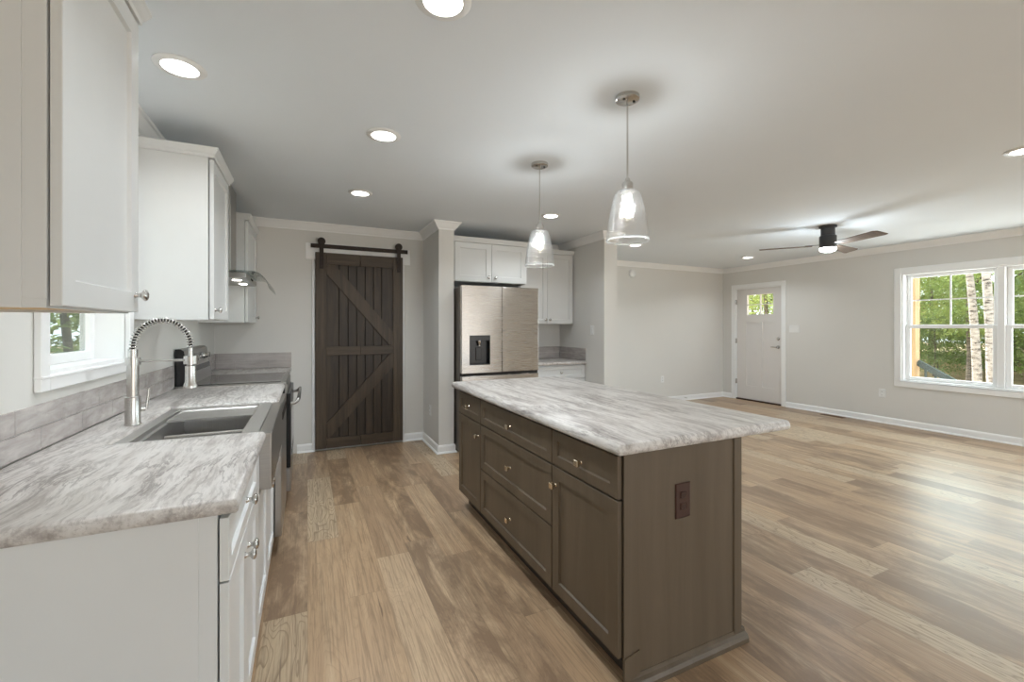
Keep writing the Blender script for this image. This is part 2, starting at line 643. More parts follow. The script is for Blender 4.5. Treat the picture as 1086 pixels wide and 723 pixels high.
g = 0.0005
crown = [(g, CH - .082), (.010, CH - .082), (.013, CH - .070), (.026, CH - .058), (.044, CH - .034), (.056, CH - .018),
         (.066, CH - .014), (.070, CH - .008), (.070, CH - g), (g, CH - g)]
sweep('trim_1', [(XL, YR + .05), (XL, YB), (PX0, YB), (PX0, PY), (PX1, PY), (PX1, YB), (EX0, YB), (EX0, EY),
                 (EX1, EY), (EX1, YF), (XR, YF), (XR, YR + .05)], crown)
base = [(g, g), (.028, g), (.028, .008), (.022, .016), (.014, .019), (.014, .072), (.010, .082), (.006, .088), (g, .090)]
sweep('baseboard_back', [(-.10, YB), (.068, YB)], base)
sweep('baseboard_pillar', [(1.005, YB), (PX0, YB), (PX0, PY), (PX1, PY), (PX1, PY + .10)], base)
sweep('baseboard_partition', [(EX0, EY + .12), (EX0, EY), (EX1, EY), (EX1, YF), (XR, YF), (XR, DY1 + .072)], base)
sweep('baseboard_right', [(XR, DY0 - .072), (XR, YR + .05)], base)


def casing(mb, y0, y1, z0, z1, x, w, t, bottom=True, d=1):
    """picture-frame casing on a wall plane x; d=+1 sticks out towards +x"""
    xa, xb = sorted((x + d * 0.0005, x + d * t))
    mb.box(xa, xb, y0 - w, y0, z0 - (w if bottom else 0), z1 + w, .003)
    mb.box(xa, xb, y1, y1 + w, z0 - (w if bottom else 0), z1 + w, .003)
    mb.box(xa, xb, y0, y1, z1, z1 + w, .003)
    if bottom:
        mb.box(xa, xb, y0, y1, z0 - w, z0, .003)
        mb.box(xa, xb + (0.004 if d > 0 else 0), y0 - w - .001, y1 + w + .001, z0 - .012, z0 - .002, .002)


# window over the sink
w1 = thing('window_1', None, None, (XL, 2.425, LWZ0))
tag(w1, kind='structure')


def off(mb, root):
    """shift world-built geometry into the root's own space"""
    bmesh.ops.transform(mb.bm, matrix=(Matrix.Translation(root.location) @ root.rotation_euler.to_matrix().to_4x4()).inverted(), verts=mb.bm.verts[:])
    return mb


mb = MB()
casing(mb, LWY0, LWY1, LWZ0, LWZ1, XL, .055, .022, True, 1)
off(mb, w1).build('window_casing', 'trim', w1)
mb = MB()
mb.box(XL - .159, XL, LWY0, LWY0 + .012, LWZ0, LWZ1)
mb.box(XL - .159, XL, LWY1 - .012, LWY1, LWZ0, LWZ1)
mb.box(XL - .159, XL, LWY0 + .012, LWY1 - .012, LWZ1 - .012, LWZ1)
mb.box(XL - .159, XL, LWY0 + .012, LWY1 - .012, LWZ0, LWZ0 + .012)
off(mb, w1).build('window_jamb', 'trim', w1)
mb = MB()
for a, b in ((LWY0 + .012, LWY0 + .06), (LWY1 - .06, LWY1 - .012)):
    mb.box(XL - .15, XL - .11, a, b, LWZ0 + .012, LWZ1 - .012, .003)
for a, b in ((LWZ0 + .012, LWZ0 + .055), (1.585, 1.63), (LWZ1 - .05, LWZ1 - .012)):
    mb.box(XL - .15, XL - .11, LWY0 + .06, LWY1 - .06, a, b, .003)
off(mb, w1).build('window_frame', 'trim', w1)
off(MB().box(XL - .133, XL - .129, LWY0 + .05, LWY1 - .05, LWZ0 + .05, LWZ1 - .045), w1).build('window_pane', 'dimmed', w1)

# twin window in the right wall


def twin_window(name, RWY0, RWY1):
    w2 = thing(name, None, None, (XR, RWY0 + .92, RWZ0))
    tag(w2, kind='structure')
    mb = MB()
    casing(mb, RWY0, RWY1, RWZ0, RWZ1, XR, .078, .02, True, -1)
    off(mb, w2).build('window_casing', 'trim', w2)
    mb = MB()
    mb.box(XR, XR + .159, RWY0, RWY0 + .016, RWZ0, RWZ1)
    mb.box(XR, XR + .159, RWY1 - .016, RWY1, RWZ0, RWZ1)
    mb.box(XR, XR + .159, RWY0 + .016, RWY1 - .016, RWZ1 - .016, RWZ1)
    mb.box(XR, XR + .159, RWY0 + .016, RWY1 - .016, RWZ0, RWZ0 + .016)
    mb.box(XR + .035, XR + .15, RWY0 + .895, RWY0 + .955, RWZ0 + .016, RWZ1 - .016, .003)
    off(mb, w2).build('window_jamb', 'trim', w2)
    for a, b in ((RWY0 + .956, RWY1 - .017), (RWY0 + .017, RWY0 + .894)):
        up, lo = MB(), MB()
        xa, xb = XR + .10, XR + .13       # upper sash sits outside the lower one
        for s_, (x0, x1, z0, z1, bt) in ((up, (xa, xb, 1.325, RWZ1 - .017, .042)), (lo, (XR + .065, XR + .098, RWZ0 + .017, 1.36, .045))):
            s_.box(x0, x1, a, a + .046, z0, z1, .003)
            s_.box(x0, x1, b - .046, b, z0, z1, .003)
            s_.box(x0, x1, a + .046, b - .046, z0, z0 + bt, .003)
            s_.box(x0, x1, a + .046, b - .046, z1 - .042, z1, .003)
        ym = (a + b) / 2
        up.box(xa + .011, xb - .011, ym - .008, ym + .008, 1.367, RWZ1 - .058)
        up.box(xa + .0115, xb - .0115, a + .046, b - .046, 1.682, 1.698)
        su = off(up, w2).build('upper_sash', 'trim', w2)
        sl = off(lo, w2).build('lower_sash', 'trim', w2)
        off(MB().box(xa + .013, xa + .017, a + .03, b - .03, 1.35, RWZ1 - .045), w2).build('window_pane', 'glass', su)
        off(MB().box(XR + .079, XR + .083, a + .03, b - .03, RWZ0 + .055, 1.33), w2).build('window_pane', 'glass', sl)


twin_window('window_2', RWY0, RWY1)
twin_window('window_3', RWY0 - 3.43, RWY1 - 3.43)

# unseen framed opening behind the camera, added to let light in
w3 = thing('added_rear_opening', None, None, (2.6, YR, 0.05))
tag(w3, kind='structure')
mb = MB()
for xx in (0.4, 1.84, 3.30, 4.74):
    mb.box(xx, xx + .06, YR - .1, YR - .04, .05, 2.2)
for zz in (.05, 2.12):
    mb.box(.46, 4.74, YR - .1, YR - .04, zz, zz + .08)
off(mb, w3).build('window_frame', 'trim', w3)

# entry door in the right wall
d1 = thing('door_1', None, None, (XR, (DY0 + DY1) / 2, 0))
tag(d1, kind='structure')
mb = MB()
casing(mb, DY0, DY1, 0.0005, DZ1, XR, .068, .018, False, -1)
off(mb, d1).build('door_casing', 'trim', d1)
mb = MB()
mb.box(XR + .001, XR + .159, DY0 + .0005, DY0 + .018, .001, DZ1 - .0005)
mb.box(XR + .001, XR + .159, DY1 - .018, DY1 - .0005, .001, DZ1 - .0005)
mb.box(XR + .001, XR + .159, DY0 + .018, DY1 - .018, DZ1 - .018, DZ1 - .0005)
off(mb, d1).build('door_jamb', 'trim', d1)
mb = MB()
mb.box(XR - .004, XR + .15, DY0 + .019, DY1 - .019, .0005, .024, .004)
off(mb, d1).build('threshold', 'brown', d1)


def grid_plate(mb, ys, zs, hole, x0, x1, recess):
    """slab between x0 (room face) and x1 from a grid of cells; hole cells left out, recess cells set back"""
    for i in range(len(ys) - 1):
        for k in range(len(zs) - 1):
            if (i, k) in hole:
                continue
            r = .014 if (i, k) in recess else 0
            mb.box(x0 + r, x1, ys[i], ys[i + 1], zs[k], zs[k + 1])
    return mb


dx0, dx1 = XR + .03, XR + .074
ya, yb = DY0 + .021, DY1 - .021
lt0, lt1 = 4.845, 5.355
ym = (lt0 + lt1) / 2
ys = [ya, lt0 - .0, lt0 + .215, ym + .04, lt1, yb]
ys = [ya, 4.835, 5.055, 5.145, 5.365, yb]
zs = [.027, .27, 1.42, 1.545, 1.935, DZ1 - .021]
mb = grid_plate(MB(), ys, zs, {(1, 3), (2, 3), (3, 3)}, dx0, dx1, {(1, 1), (3, 1)})
dp = off(mb, d1).build('door_panel', 'door', d1)
mb = MB()
mb.box(dx0 - .006, dx1 + .006, 4.835, 4.853, 1.545, 1.935, .002)
mb.box(dx0 - .006, dx1 + .006, 5.347, 5.365, 1.545, 1.935, .002)
mb.box(dx0 - .006, dx1 + .006, 4.853, 5.347, 1.917, 1.935, .002)
mb.box(dx0 - .006, dx1 + .006, 4.853, 5.347, 1.545, 1.563, .002)
mb.box(dx0 + .004, dx1 - .004, 5.093, 5.107, 1.563, 1.917)
mb.box(dx0 + .0045, dx1 - .0045, 4.853, 5.347, 1.733, 1.747)
lf = off(mb, d1).build('lite_frame', 'door', dp)
off(MB().box(dx0 + .02, dx0 + .024, 4.85, 5.35, 1.56, 1.92), d1).build('lite_pane', 'glass', dp)
for z in (.33, 1.08, 1.80):
    off(MB().box(XR - .012, XR + .029, DY1 - .022, DY1 - .010, z - .045, z + .045, .003), d1).build('hinge', 'nickel', d1)
mb = MB()
mb.lathe([(.028, 0), (.028, .008), (.020, .012), (.020, .020)], at((dx0, 4.765, 1.135), (-1, 0, 0)))
off(mb, d1).build('deadbolt', 'nickel', d1, 40)
mb = MB()
mb.lathe([(.030, 0), (.030, .008), (.014, .012), (.012, .045), (.016, .05)], at((dx0, 4.765, .99), (-1, 0, 0)))
mb.tube([(dx0 - .048, 4.765, .99), (dx0 - .05, 4.80, .99), (dx0 - .05, 4.865, .992)], [.011, .010, .008])
off(mb, d1).build('door_handle', 'nickel', d1, 40)

# ------------------------------------------------------------------ cabinet helpers (local front faces -y)


def rect(x0, x1, z0, z1, y, i=0.0):
    return [(x0 + i, y, z0 + i), (x1 - i, y, z0 + i), (x1 - i, y, z1 - i), (x0 + i, y, z1 - i)]


def shaker(x0, x1, z0, z1, y=0.0, t=.02, rail=.057, rec=.010):
    """framed panel front with a recessed middle"""
    mb = MB()
    mb.loft([rect(x0, x1, z0, z1, y + t), rect(x0, x1, z0, z1, y + .0015), rect(x0, x1, z0, z1, y, .0015),
             rect(x0, x1, z0, z1, y, rail), rect(x0, x1, z0, z1, y + rec, rail + .004)])
    return mb


def slabdoor(x0, x1, z0, z1, y=0.0, t=.02):
    return MB().box(x0, x1, y, y + t, z0, z1, .002)


def knob(parent, x, z, y, mat, style):
    mb = MB()
    if style == 'square':
        mb.lathe([(.008, 0), (.006, .004), (.006, .016)], at((x, y, z), (0, -1, 0)), 14)
        mb.box(x - .014, x + .014, y - .030, y - .015, z - .014, z + .014, .003)
        return mb.build('knob', mat, parent)
    mb.lathe([(.010, 0), (.008, .003), (.0065, .008), (.0068, .014), (.0105, .017), (.0160, .021), (.0172, .025),
              (.0150, .029), (.0085, .032)], at((x, y, z), (0, -1, 0)), 20)
    return mb.build('knob', mat, parent, 50)


def cabinet(name, label, cat, loc, rotz, w, d, z0, z1, fronts, mat, kmat, style, toe=None, group=None, top=None, rail=.057, skin=False):
    """fronts: (kind, x0, x1, z0, z1, knob x, knob z)"""
    t = thing(name, label, cat, loc, rotz, group)
    MB().box(0.0005, w - .0005, .0245, d, z0, top or z1, .001).build('carcass', mat, t)
    if skin:
        MB().box(-.003, .0003, .062, d, z0 - .1045, z1).build('end_panel', mat, t)
    if toe:
        MB().box(.0005, w - .0005, .085, d, .0005, z0).build('toe_kick', toe, t)
    for k, x0, x1, a, b, kx, kz in fronts:
        r = rail if k == 'door' else min(rail, (b - a) * .26, (x1 - x0) * .26)
        o = shaker(x0, x1, a, b, rail=r).build(k, mat, t)
        if kx is not None:
            knob(o, kx, kz, 0.0, kmat, style)
    return t


def worktop_outline(poly, inset):
    """offset a counter-clockwise orthogonal polygon inwards"""
    n = len(poly)
    out = []
    for i in range(n):
        p0, p1, p2 = (Vector(poly[(i + k) % n]) for k in (-1, 0, 1))
        t1, t2 = (p1 - p0).normalized(), (p2 - p1).normalized()
        n1, n2 = Vector((-t1.y, t1.x)), Vector((-t2.y, t2.x))
        out.append(p1 + (n1 + n2) / (1 + n1.dot(n2)) * inset)
    return out


def worktop(name, label, poly, z0, z1, mat, root_loc):
    """poly: (x, y, round) - bullnosed where the outline allows"""
    mb = MB()
    h = z1 - z0
    prof = [(.007, z0), (.002, z0 + .005), (0, z0 + .012), (0, z0 + h * .45), (.002, z0 + h * .65), (.006, z0 + h * .83), (.011, z0 + h * .94), (.018, z1)]
    rings = []
    for i, z in prof:
        rings.append([(p.x, p.y, z) for p in worktop_outline(poly, i)])
    mb.loft(rings, False, False)
    # caps triangulated so that concave outlines stay clean
    for r in (rings[0], rings[-1]):
        vs = [mb.bm.verts.new(p) for p in r]
        f = mb.bm.faces.new(vs)
        f.normal_update()
        bmesh.ops.triangulate(mb.bm, faces=[f])
    bmesh.ops.remove_doubles(mb.bm, verts=mb.bm.verts[:], dist=1e-5)
    bmesh.ops.translate(mb.bm, verts=mb.bm.verts[:], vec=-Vector(root_loc))
    o = mb.build(name, mat, None, 35)
    o.location = root_loc
    return tag(o, label, 'worktop')


def round_corners(poly, idx, r, seg=5):
    out = []
    n = len(poly)
    for i, p in enumerate(poly):
        if i not in idx:
            out.append(p)
            continue
        p = Vector(p)
        a = (Vector(poly[i - 1]) - p).normalized()
        b = (Vector(poly[(i + 1) % n]) - p).normalized()
        c = p + a * r + b * r
        for k in range(seg + 1):
            th = k / seg * PI / 2
            out.append(tuple(c - b * r * math.cos(th) - a * r * math.sin(th)))
    return out


R90, L90 = PI / 2, -PI / 2
KX = -.175                   # door plane of the left base run
# ---- left base run
near_w = .672
cabinet('base_cabinet', 'white base cabinet nearest the camera with one drawer above two doors', 'cabinet', (KX, 1.266, 0), R90, near_w, .64, .105, .875,
        [('drawer', .003, near_w - .003, .705, .860, near_w / 2, .783),
         ('door', .003, near_w / 2 - .0015, .115, .699, near_w / 2 - .035, .625),
         ('door', near_w / 2 + .0015, near_w - .003, .115, .699, near_w / 2 + .035, .625)], 'cab', 'nickel', 'round', 'cab', skin=True)
sink_w = .90
sc = cabinet('sink_base_cabinet', 'white sink base cabinet with two doors under the steel apron sink', 'cabinet', (KX, 1.940, 0), R90, sink_w, .64, .105, .66,
             [('door', .003, sink_w / 2 - .0015, .115, .655, sink_w / 2 - .035, .585),
              ('door', sink_w / 2 + .0015, sink_w - .003, .115, .655, sink_w / 2 + .035, .585)], 'cab', 'nickel', 'round', 'cab')
MB().box(.0005, .072, .0, .64, .661, .875, .001).build('side_panel', 'cab', sc)
MB().box(sink_w - .010, sink_w - .0005, .0, .64, .661, .875, .001).build('side_panel', 'cab', sc)
cabinet('filler_cabinet', 'narrow white base cabinet squeezed between dishwasher and range', 'cabinet', (KX, 3.462, 0), R90, .198, .64, .105, .875,
        [('door', .003, .195, .115, .860, .165, .79)], 'cab', 'nickel', 'round', 'cab')
dw = thing('dishwasher', 'stainless steel dishwasher beyond the apron sink', 'dishwasher', (-.135, 2.852, 0), R90)
MB().box(.002, .598, .04, .66, .11, .870, .002).build('tub', 'black', dw)
MB().box(.002, .598, .0, .04, .115, .866, .006, None, 2).build('door', 'steel', dw)
MB().box(.01, .59, .06, .6, .0005, .11).build('toe_kick', 'black', dw)
MB().loft([rect(.06, .538, .782, .826, -.0006), rect(.06, .538, .782, .826, -.004), rect(.066, .532, .788, .820, -.004), rect(.070, .528, .792, .816, -.001)]).build('pocket_handle', 'iron', dw)

worktop('kitchen_worktop', 'long veined grey and white worktop around the sink on the left wall',
        [(XL + .001, 1.245), (-.152, 1.245), (-.152, 2.013), (-.648, 2.013), (-.648, 2.829), (-.152, 2.829), (-.152, 3.664), (XL + .001, 3.664)][::1],
        .876, .914, 'stone_a', (-.45, 1.6, .876))
cw = .675
cabinet('base_cabinet', 'small white base cabinet in the corner beyond the range', 'cabinet', (KX, 4.440, 0), R90, cw, .64, .105, .875,
        [('drawer', .003, cw - .003, .705, .860, cw / 2, .783),
         ('door', .003, cw - .003, .115, .699, .045, .625)], 'cab', 'nickel', 'round', 'cab')
worktop('corner_worktop', 'short veined worktop in the corner between the range and the barn door wall',
        [(XL + .001, 4.437), (-.152, 4.437), (-.152, YB - .001), (XL + .001, YB - .001)], .876, .914, 'stone_c', (-.45, 4.8, .876))


def splash(name, label, axis, runs):
    """two courses of tile; axis 'y' along the left wall plane, 'x' along a wall plane; runs: (a0, a1, plane, dirn)"""
    t = thing(name, label, 'backsplash', runs[0][4] if len(runs[0]) > 4 else (0, 0, 0))
    tb, gb = MB(), MB()
    for run in runs:
        ax, a0, a1, pl, dr = run[0], run[1], run[2], run[3], run[5]
        g0, g1 = sorted((pl + dr * .0006, pl + dr * .006))
        t0, t1 = sorted((pl + dr * .002, pl + dr * .0105))

        def bx(mb, lo, hi, p0, p1, z0, z1, bev):
            if ax == 'y':
                mb.box(p0, p1, lo, hi, z0, z1, bev)
            else:
                mb.box(lo, hi, p0, p1, z0, z1, bev)
        bx(gb, a0, a1, g0, g1, .9146, 1.070, 0)
        L = .30
        for row, z in enumerate((.9155, .9935)):
            c = a0 - (L * .45 if row == 0 else L * .93)
            while c < a1:
                lo, hi = max(c, a0) + .0012, min(c + L, a1) - .0012
                if hi - lo > .012:
                    bx(tb, lo, hi, t0, t1, z, z + .0755, .0016)
                c += L
    off(tb, t).build('tiles', 'tile', t)
    off(gb, t).build('grout', 'grout', t)
    return t


splash('tile_backsplash', 'long two-course grey glazed tile strip under the sink window', 'y',
       [('y', 1.252, 3.655, XL, (XL, 2.4, .914), 1)])
splash('tile_backsplash', 'grey tile strip wrapping the far left corner beyond the range', 'y',
       [('y', 4.445, YB - .001, XL, (XL, 4.8, .914), 1), ('x', XL + .011, -.152, YB, (0, 0, 0), -1)])

# ---- apron sink
SX0, SX1, SY0, SY1, SZ = -.646, -.131, 2.015, 2.827, .902
ox0, ox1, oy0, oy1 = -.600, -.240, 2.065, 2.790
sk = thing('apron_sink', 'stainless steel apron-front workstation sink set in the left worktop', 'sink', ((SX0 + SX1) / 2, (SY0 + SY1) / 2, .69))
mb = MB()


def hrect(x0, x1, y0, y1, z):
    return [(x0, y0, z), (x1, y0, z), (x1, y1, z), (x0, y1, z)]


mb.loft([hrect(SX0 + .002, SX1 - .05, SY0 + .002, SY1 - .002, .678), hrect(SX0, SX1 - .05, SY0, SY1, SZ - .002),
         hrect(SX0 + .002, SX1 - .05, SY0 + .002, SY1 - .002, SZ),
         hrect(ox0, ox1, oy0, oy1, SZ), hrect(ox0, ox1, oy0, oy1, SZ - .018),
         hrect(ox0 + .014, ox1 - .014, oy0 + .004, oy1 - .004, SZ - .019), hrect(ox0 + .016, ox1 - .016, oy0 + .006, oy1 - .006, SZ - .05),
         hrect(ox0 + .022, ox1 - .022, oy0 + .012, oy1 - .012, .70), hrect(ox0 + .04, ox1 - .04, oy0 + .03, oy1 - .03, .688)])
off(mb, sk).build('basin', 'steelh', sk)
off(MB().box(SX1 - .0498, SX1, SY0, SY1, .672, SZ, .006, None, 2), sk).build('apron_front', 'steel', sk)
off(MB().box(ox0 + .021, ox1 - .021, 2.405, 2.425, .70, .845, .006, None, 2), sk).build('divider', 'steelh', sk)
for y in (2.23, 2.61):
    off(MB().lathe([(.045, .6885), (.045, .692), (.030, .692), (.026, .690)], Matrix.Translation((-.42, y, 0)), 20), sk).build('drain', 'chrome', sk, 40)
tray = MB()
tz = SZ - .017
tray.loft([hrect(ox0 + .006, ox1 - .006, 2.515, 2.782, tz), hrect(ox0 + .006, ox1 - .006, 2.515, 2.782, tz + .010),
           hrect(ox0 + .014, ox1 - .014, 2.523, 2.774, tz + .012), hrect(ox0 + .018, ox1 - .018, 2.527, 2.770, tz + .007)])
t = tray.build('drain_tray', 'steelh')
bmesh_loc = Vector((-.42, 2.648, tz))
for v in t.data.vertices:
    v.co -= bmesh_loc
t.location = bmesh_loc
tag(t, 'brushed steel drain tray lying across the far half of the apron sink', 'tray')

# ---- faucet
fx, fy = -.676, 2.373
fz = .9145
fa = thing('kitchen_faucet', 'tall brushed nickel spring faucet with pull-down sprayer behind the sink', 'faucet', (fx, fy, fz))
mb = MB().lathe([(.030, 0), (.030, .004), (.0275, .010), (.0275, .118), (.025, .120)], None, 28)
mb.build('base_body', 'nickel', fa, 40)
mb = MB().lathe([(.0205, .120), (.0205, .268), (.0165, .271), (.0165, .322), (.013, .324)], None, 24)
mb.build('column', 'nickel', fa, 40)
mb = MB()
mb.lathe([(.026, .255), (.026, .285)], None, 24)
mb.tube([(.02, 0, .270), (.180, 0, .270)], .0055, 10)
mb.lathe([(.026, .252), (.026, .288)], Matrix.Translation((.203, 0, 0)), 24)
mb.build('docking_arm', 'nickel', fa, 40)
# spring arch
arch = []
R = .1015
for k in range(61):
    s_ = k / 60
    th = PI * (1 - s_)
    arch.append(Vector((R + R * math.cos(th), 0, .330 + .118 * math.sin(th))))
arch = [Vector((0, 0, .322))] + arch + [Vector((.203, 0, .318))]
MB().tube(arch, .0062, 10).build('hose', 'dark', fa, 60)
mb = MB()
coil = []
turns = 30
dense = []
for k in range(len(arch) - 1):
    for q in range(8):
        dense.append(arch[k].lerp(arch[k + 1], q / 8))
dense.append(arch[-1])
for i, p in enumerate(dense):
    t_ = (dense[min(i + 1, len(dense) - 1)] - dense[max(i - 1, 0)]).normalized()
    u = Vector((0, 1, 0))
    v = t_.cross(u)
    a = 2 * PI * turns * i / (len(dense) - 1)
    coil.append(p + .0118 * (u * math.cos(a) + v * math.sin(a)))
mb.tube(coil, .0026, 6)
mb.build('spring', 'nickel', fa, 60)
mb = MB()
mb.lathe([(.008, .325), (.0085, .290), (.0085, .245), (.0205, .243), (.0210, .235), (.0215, .172), (.026, .160), (.0275, .152), (.0275, .146), (.022, .144)][::-1],
         Matrix.Translation((.203, 0, 0)), 24)
mb.build('spray_head', 'nickel', fa, 40)
mb = MB()
mb.tube([(.020, .012, .062), (.036, .020, .062)], .011, 12)
mb.tube([(.040, .022, .060), (.044, .024, .10), (.048, .026, .148)], [.006, .0055, .0045], 10)
mb.build('lever', 'nickel', fa, 40)

# ---- range
rg = thing('electric_range', 'stainless steel electric range with rear control panel between the worktops', 'range', (-.150, 3.6685, 0), R90)
RW = .764
mb = MB()
mb.box(.0, RW, .004, .67, .09, .905, .003)
mb.build('body', 'black', rg)
MB().box(.01, RW - .01, .05, .60, .0005, .09).build('toe_kick', 'black', rg)
mb = MB()
mb.box(.0, RW, -.004, .66, .905, .922, .003)
mb.build('cooktop_frame', 'steel', rg)
MB().box(.018, RW - .018, .03, .60, .9222, .926, .001).build('cooktop', 'blackglass', rg)
mb = MB()
mb.box(.0, RW, -.012, .004, .835, .904, .003)
mb.build('front_panel', 'steel', rg)
od = MB().box(.004, RW - .004, -.036, .003, .275, .830, .004).build('oven_door', 'black', rg)
MB().box(.10, RW - .10, -.038, -.034, .38, .70, .001).build('window_pane', 'blackglass', od)
bow = [(.035, -.034, .752), (.035, -.062, .756), (.040, -.080, .768), (.055, -.088, .780), (.09, -.090, .786)]
bow = bow + [(RW / 2, -.092, .788)] + [(RW - x, y, z) for x, y, z in bow[::-1]]
MB().tube(bow, .0125, 12).build('handle', 'steel', od, 50)
MB().box(.004, RW - .004, -.034, .003, .095, .268, .004).build('storage_drawer', 'steel', rg)
# control panel: a leaning wedge
bp = [(.585, .9225), (.672, .9225), (.672, 1.178), (.640, 1.178), (.622, 1.165)]
MB().prism([(u, v) for u, v in bp], 'x', .003, .010).build('end_cap', 'black', rg)
MB().prism([(u, v) for u, v in bp], 'x', RW - .010, RW - .003).build('end_cap', 'black', rg)
cp = MB().prism([(u, v) for u, v in bp], 'x', .0105, RW - .0105).build('control_panel', 'steel', rg)
sl = Vector((0, .622 - .585, 1.165 - .9225)).normalized()
nrm = Vector((0, -sl.z, sl.y))


def onpanel(x, s_, o_):
    return Vector((x, .585, .9225)) + sl * s_ + nrm * o_


for x in (.075, .165, .255, RW - .165, RW - .075):
    mb = MB().lathe([(.027, 0), (.025, .006), (.021, .008), (.0195, .028), (.017, .030)], at(onpanel(x, .182, 0), nrm), 20)
    mb.build('knob', 'nickel', cp, 40)
mb = MB()
P = [onpanel(.30, .15, .002), onpanel(.56, .15, .002), onpanel(.56, .215, .002), onpanel(.30, .215, .002)]
Q = [onpanel(.30, .15, -.001), onpanel(.56, .15, -.001), onpanel(.56, .215, -.001), onpanel(.30, .215, -.001)]
mb.loft([Q, P])
mb.build('display', 'blackglass', cp)
P = [onpanel(.02, .085, .003), onpanel(RW - .02, .085, .003), onpanel(RW - .02, .125, .003), onpanel(.02, .125, .003)]
Q = [p - nrm * .004 for p in P]
MB().loft([Q, P]).build('vent_strip', 'black', cp)

# ---- upper cabinets on the left wall
UX = -.470


def cab_crown(w, d, z, left=True, right=True, h=.052, p=.026):
    """small stepped moulding round the top of a wall cabinet"""
    mb = MB()
    prof = [(0, z), (.006, z), (.008, z + .014), (.016, z + .024), (p - .003, z + .040), (p, z + .044), (p, z + h), (0, z + h)]
    path = []
    rings = []
    for o_, zz in prof:
        rings.append([(-(o_ if left else 0), d, zz), (-(o_ if left else 0), -o_, zz), (w + (o_ if right else 0), -o_, zz), (w + (o_ if right else 0), d, zz)])
    for a, b in zip(rings, rings[1:] + rings[:1]):
        for i in range(3):
            mb.bm.faces.new([mb.bm.verts.new(q) for q in (a[i], a[i + 1], b[i + 1], b[i])])
    mb.loft([[(0, d, z + .002), (0, 0, z + .002), (w, 0, z + .002), (w, d, z + .002)],
             [(0, d, z + h), (0, 0, z + h), (w, 0, z + h), (w, d, z + h)]])
    bmesh.ops.remove_doubles(mb.bm, verts=mb.bm.verts[:], dist=1e-5)
    return mb


def wall_cab(label, loc, rotz, w, d, h, doors, knobs, left=True, right=True, stile=True, underside='cab', rail=.057):
    t = thing('wall_cabinet', label, 'cabinet', loc, rotz)
    MB().box(.0, w, .0245, d, .018, h, .001).build('carcass', 'cab', t)
    if underside == 'ply':
        MB().box(-.003, -.0002, .062, d, .0, h).build('end_panel', 'cab', t)
    MB().box(.018, w - .018, .04, d - .01, .008, .0175).build('bottom_panel', underside, t)
    mb = MB()
    mb.box(.0, .018, .0245, d, .0, .018)
    mb.box(w - .018, w, .0245, d, .0, .018)
    mb.box(.018, w - .018, .0245, .0395, .0, .018)
    mb.build('face_frame', 'cab', t)
    for (x0, x1), kn in zip(doors, knobs):
        o = shaker(x0, x1, .004, h - .004, rail=rail).build('door', 'cab', t)
        if kn:
            knob(o, kn[0], kn[1], 0, 'nickel', 'round')
    cab_crown(w, d, h, left, right).build('crown', 'cab', t)
    return t


UZ, UH = 1.372, .892
UD = XL - UX
UD = abs(UD) - .001
wall_cab('large white wall cabinet nearest the camera at the upper left', (UX, 1.238, UZ), R90, .462, UD, UH, [(.003, .459)], [(.430, .055)], True, True, True, 'ply')
wall_cab('white wall cabinet between the sink window and the range hood', (UX, 2.868, UZ), R90, .520, UD, UH, [(.020, .517)], [(.055, .055)])
wall_cab('small white wall cabinet in the corner beyond the range hood', (UX, 4.400, UZ), R90, .700, UD, UH, [(.020, .697)], [(.660, .055)])

# ---- range hood
hd = thing('range_hood', 'stainless chimney range hood with curved glass visor above the range', 'range hood', (XL, 4.05, 1.69))
MB().box(.002, .30, -.150, .150, .055, .74, .004).build('chimney', 'steel', hd)
mb = MB()
mb.box(.002, .425, -.378, .378, 0, .040, .003)
mb.loft([hrect(.002, .34, -.25, .25, .040), hrect(.002, .31, -.165, .165, .060)])
mb.build('body', 'steel', hd)
mb = MB()
top, bot = [], []
for k in range(15):
    s_ = k / 14
    if s_ < .45:
        x, z = .10 + s_ / .45 * .36, .047
    else:
        a = (s_ - .45) / .55
        x, z = .46 + .115 * math.sin(a * PI / 2.3), .047 - .115 * (1 - math.cos(a * PI / 2.3)) * 1.3
    top.append((x, z))
pts_u = [(x, z + .006) for x, z in top]
mb.loft([[(x, -.382, z) for x, z in top] + [(x, -.382, z) for x, z in pts_u[::-1]],
         [(x, .382, z) for x, z in top] + [(x, .382, z) for x, z in pts_u[::-1]]])
mb.build('glass_visor', 'hoodglass', hd, 50)
for k in range(3):
    MB().lathe([(.008, 0), (.008, .004)], at((.425, -.05 + .05 * k, .020), (1, 0, 0)), 12).build('button', 'black', hd)
for yy in (-.17, .17):
    o = MB().lathe([(.030, -.003), (.030, .001)], Matrix.Translation((.345, yy, 0)), 20).build('hood_lamp', 'hoodlens', hd)
    light('hood_light', 'SPOT', (.345, yy, -.012), (0, 0, 0), 2.5, (1, .93, .82), .025, parent=hd)

# ------------------------------------------------------------------ island
IX = 1.025
IY1 = 3.108
far_w, mid_w, nr_w = .452, .914, .477


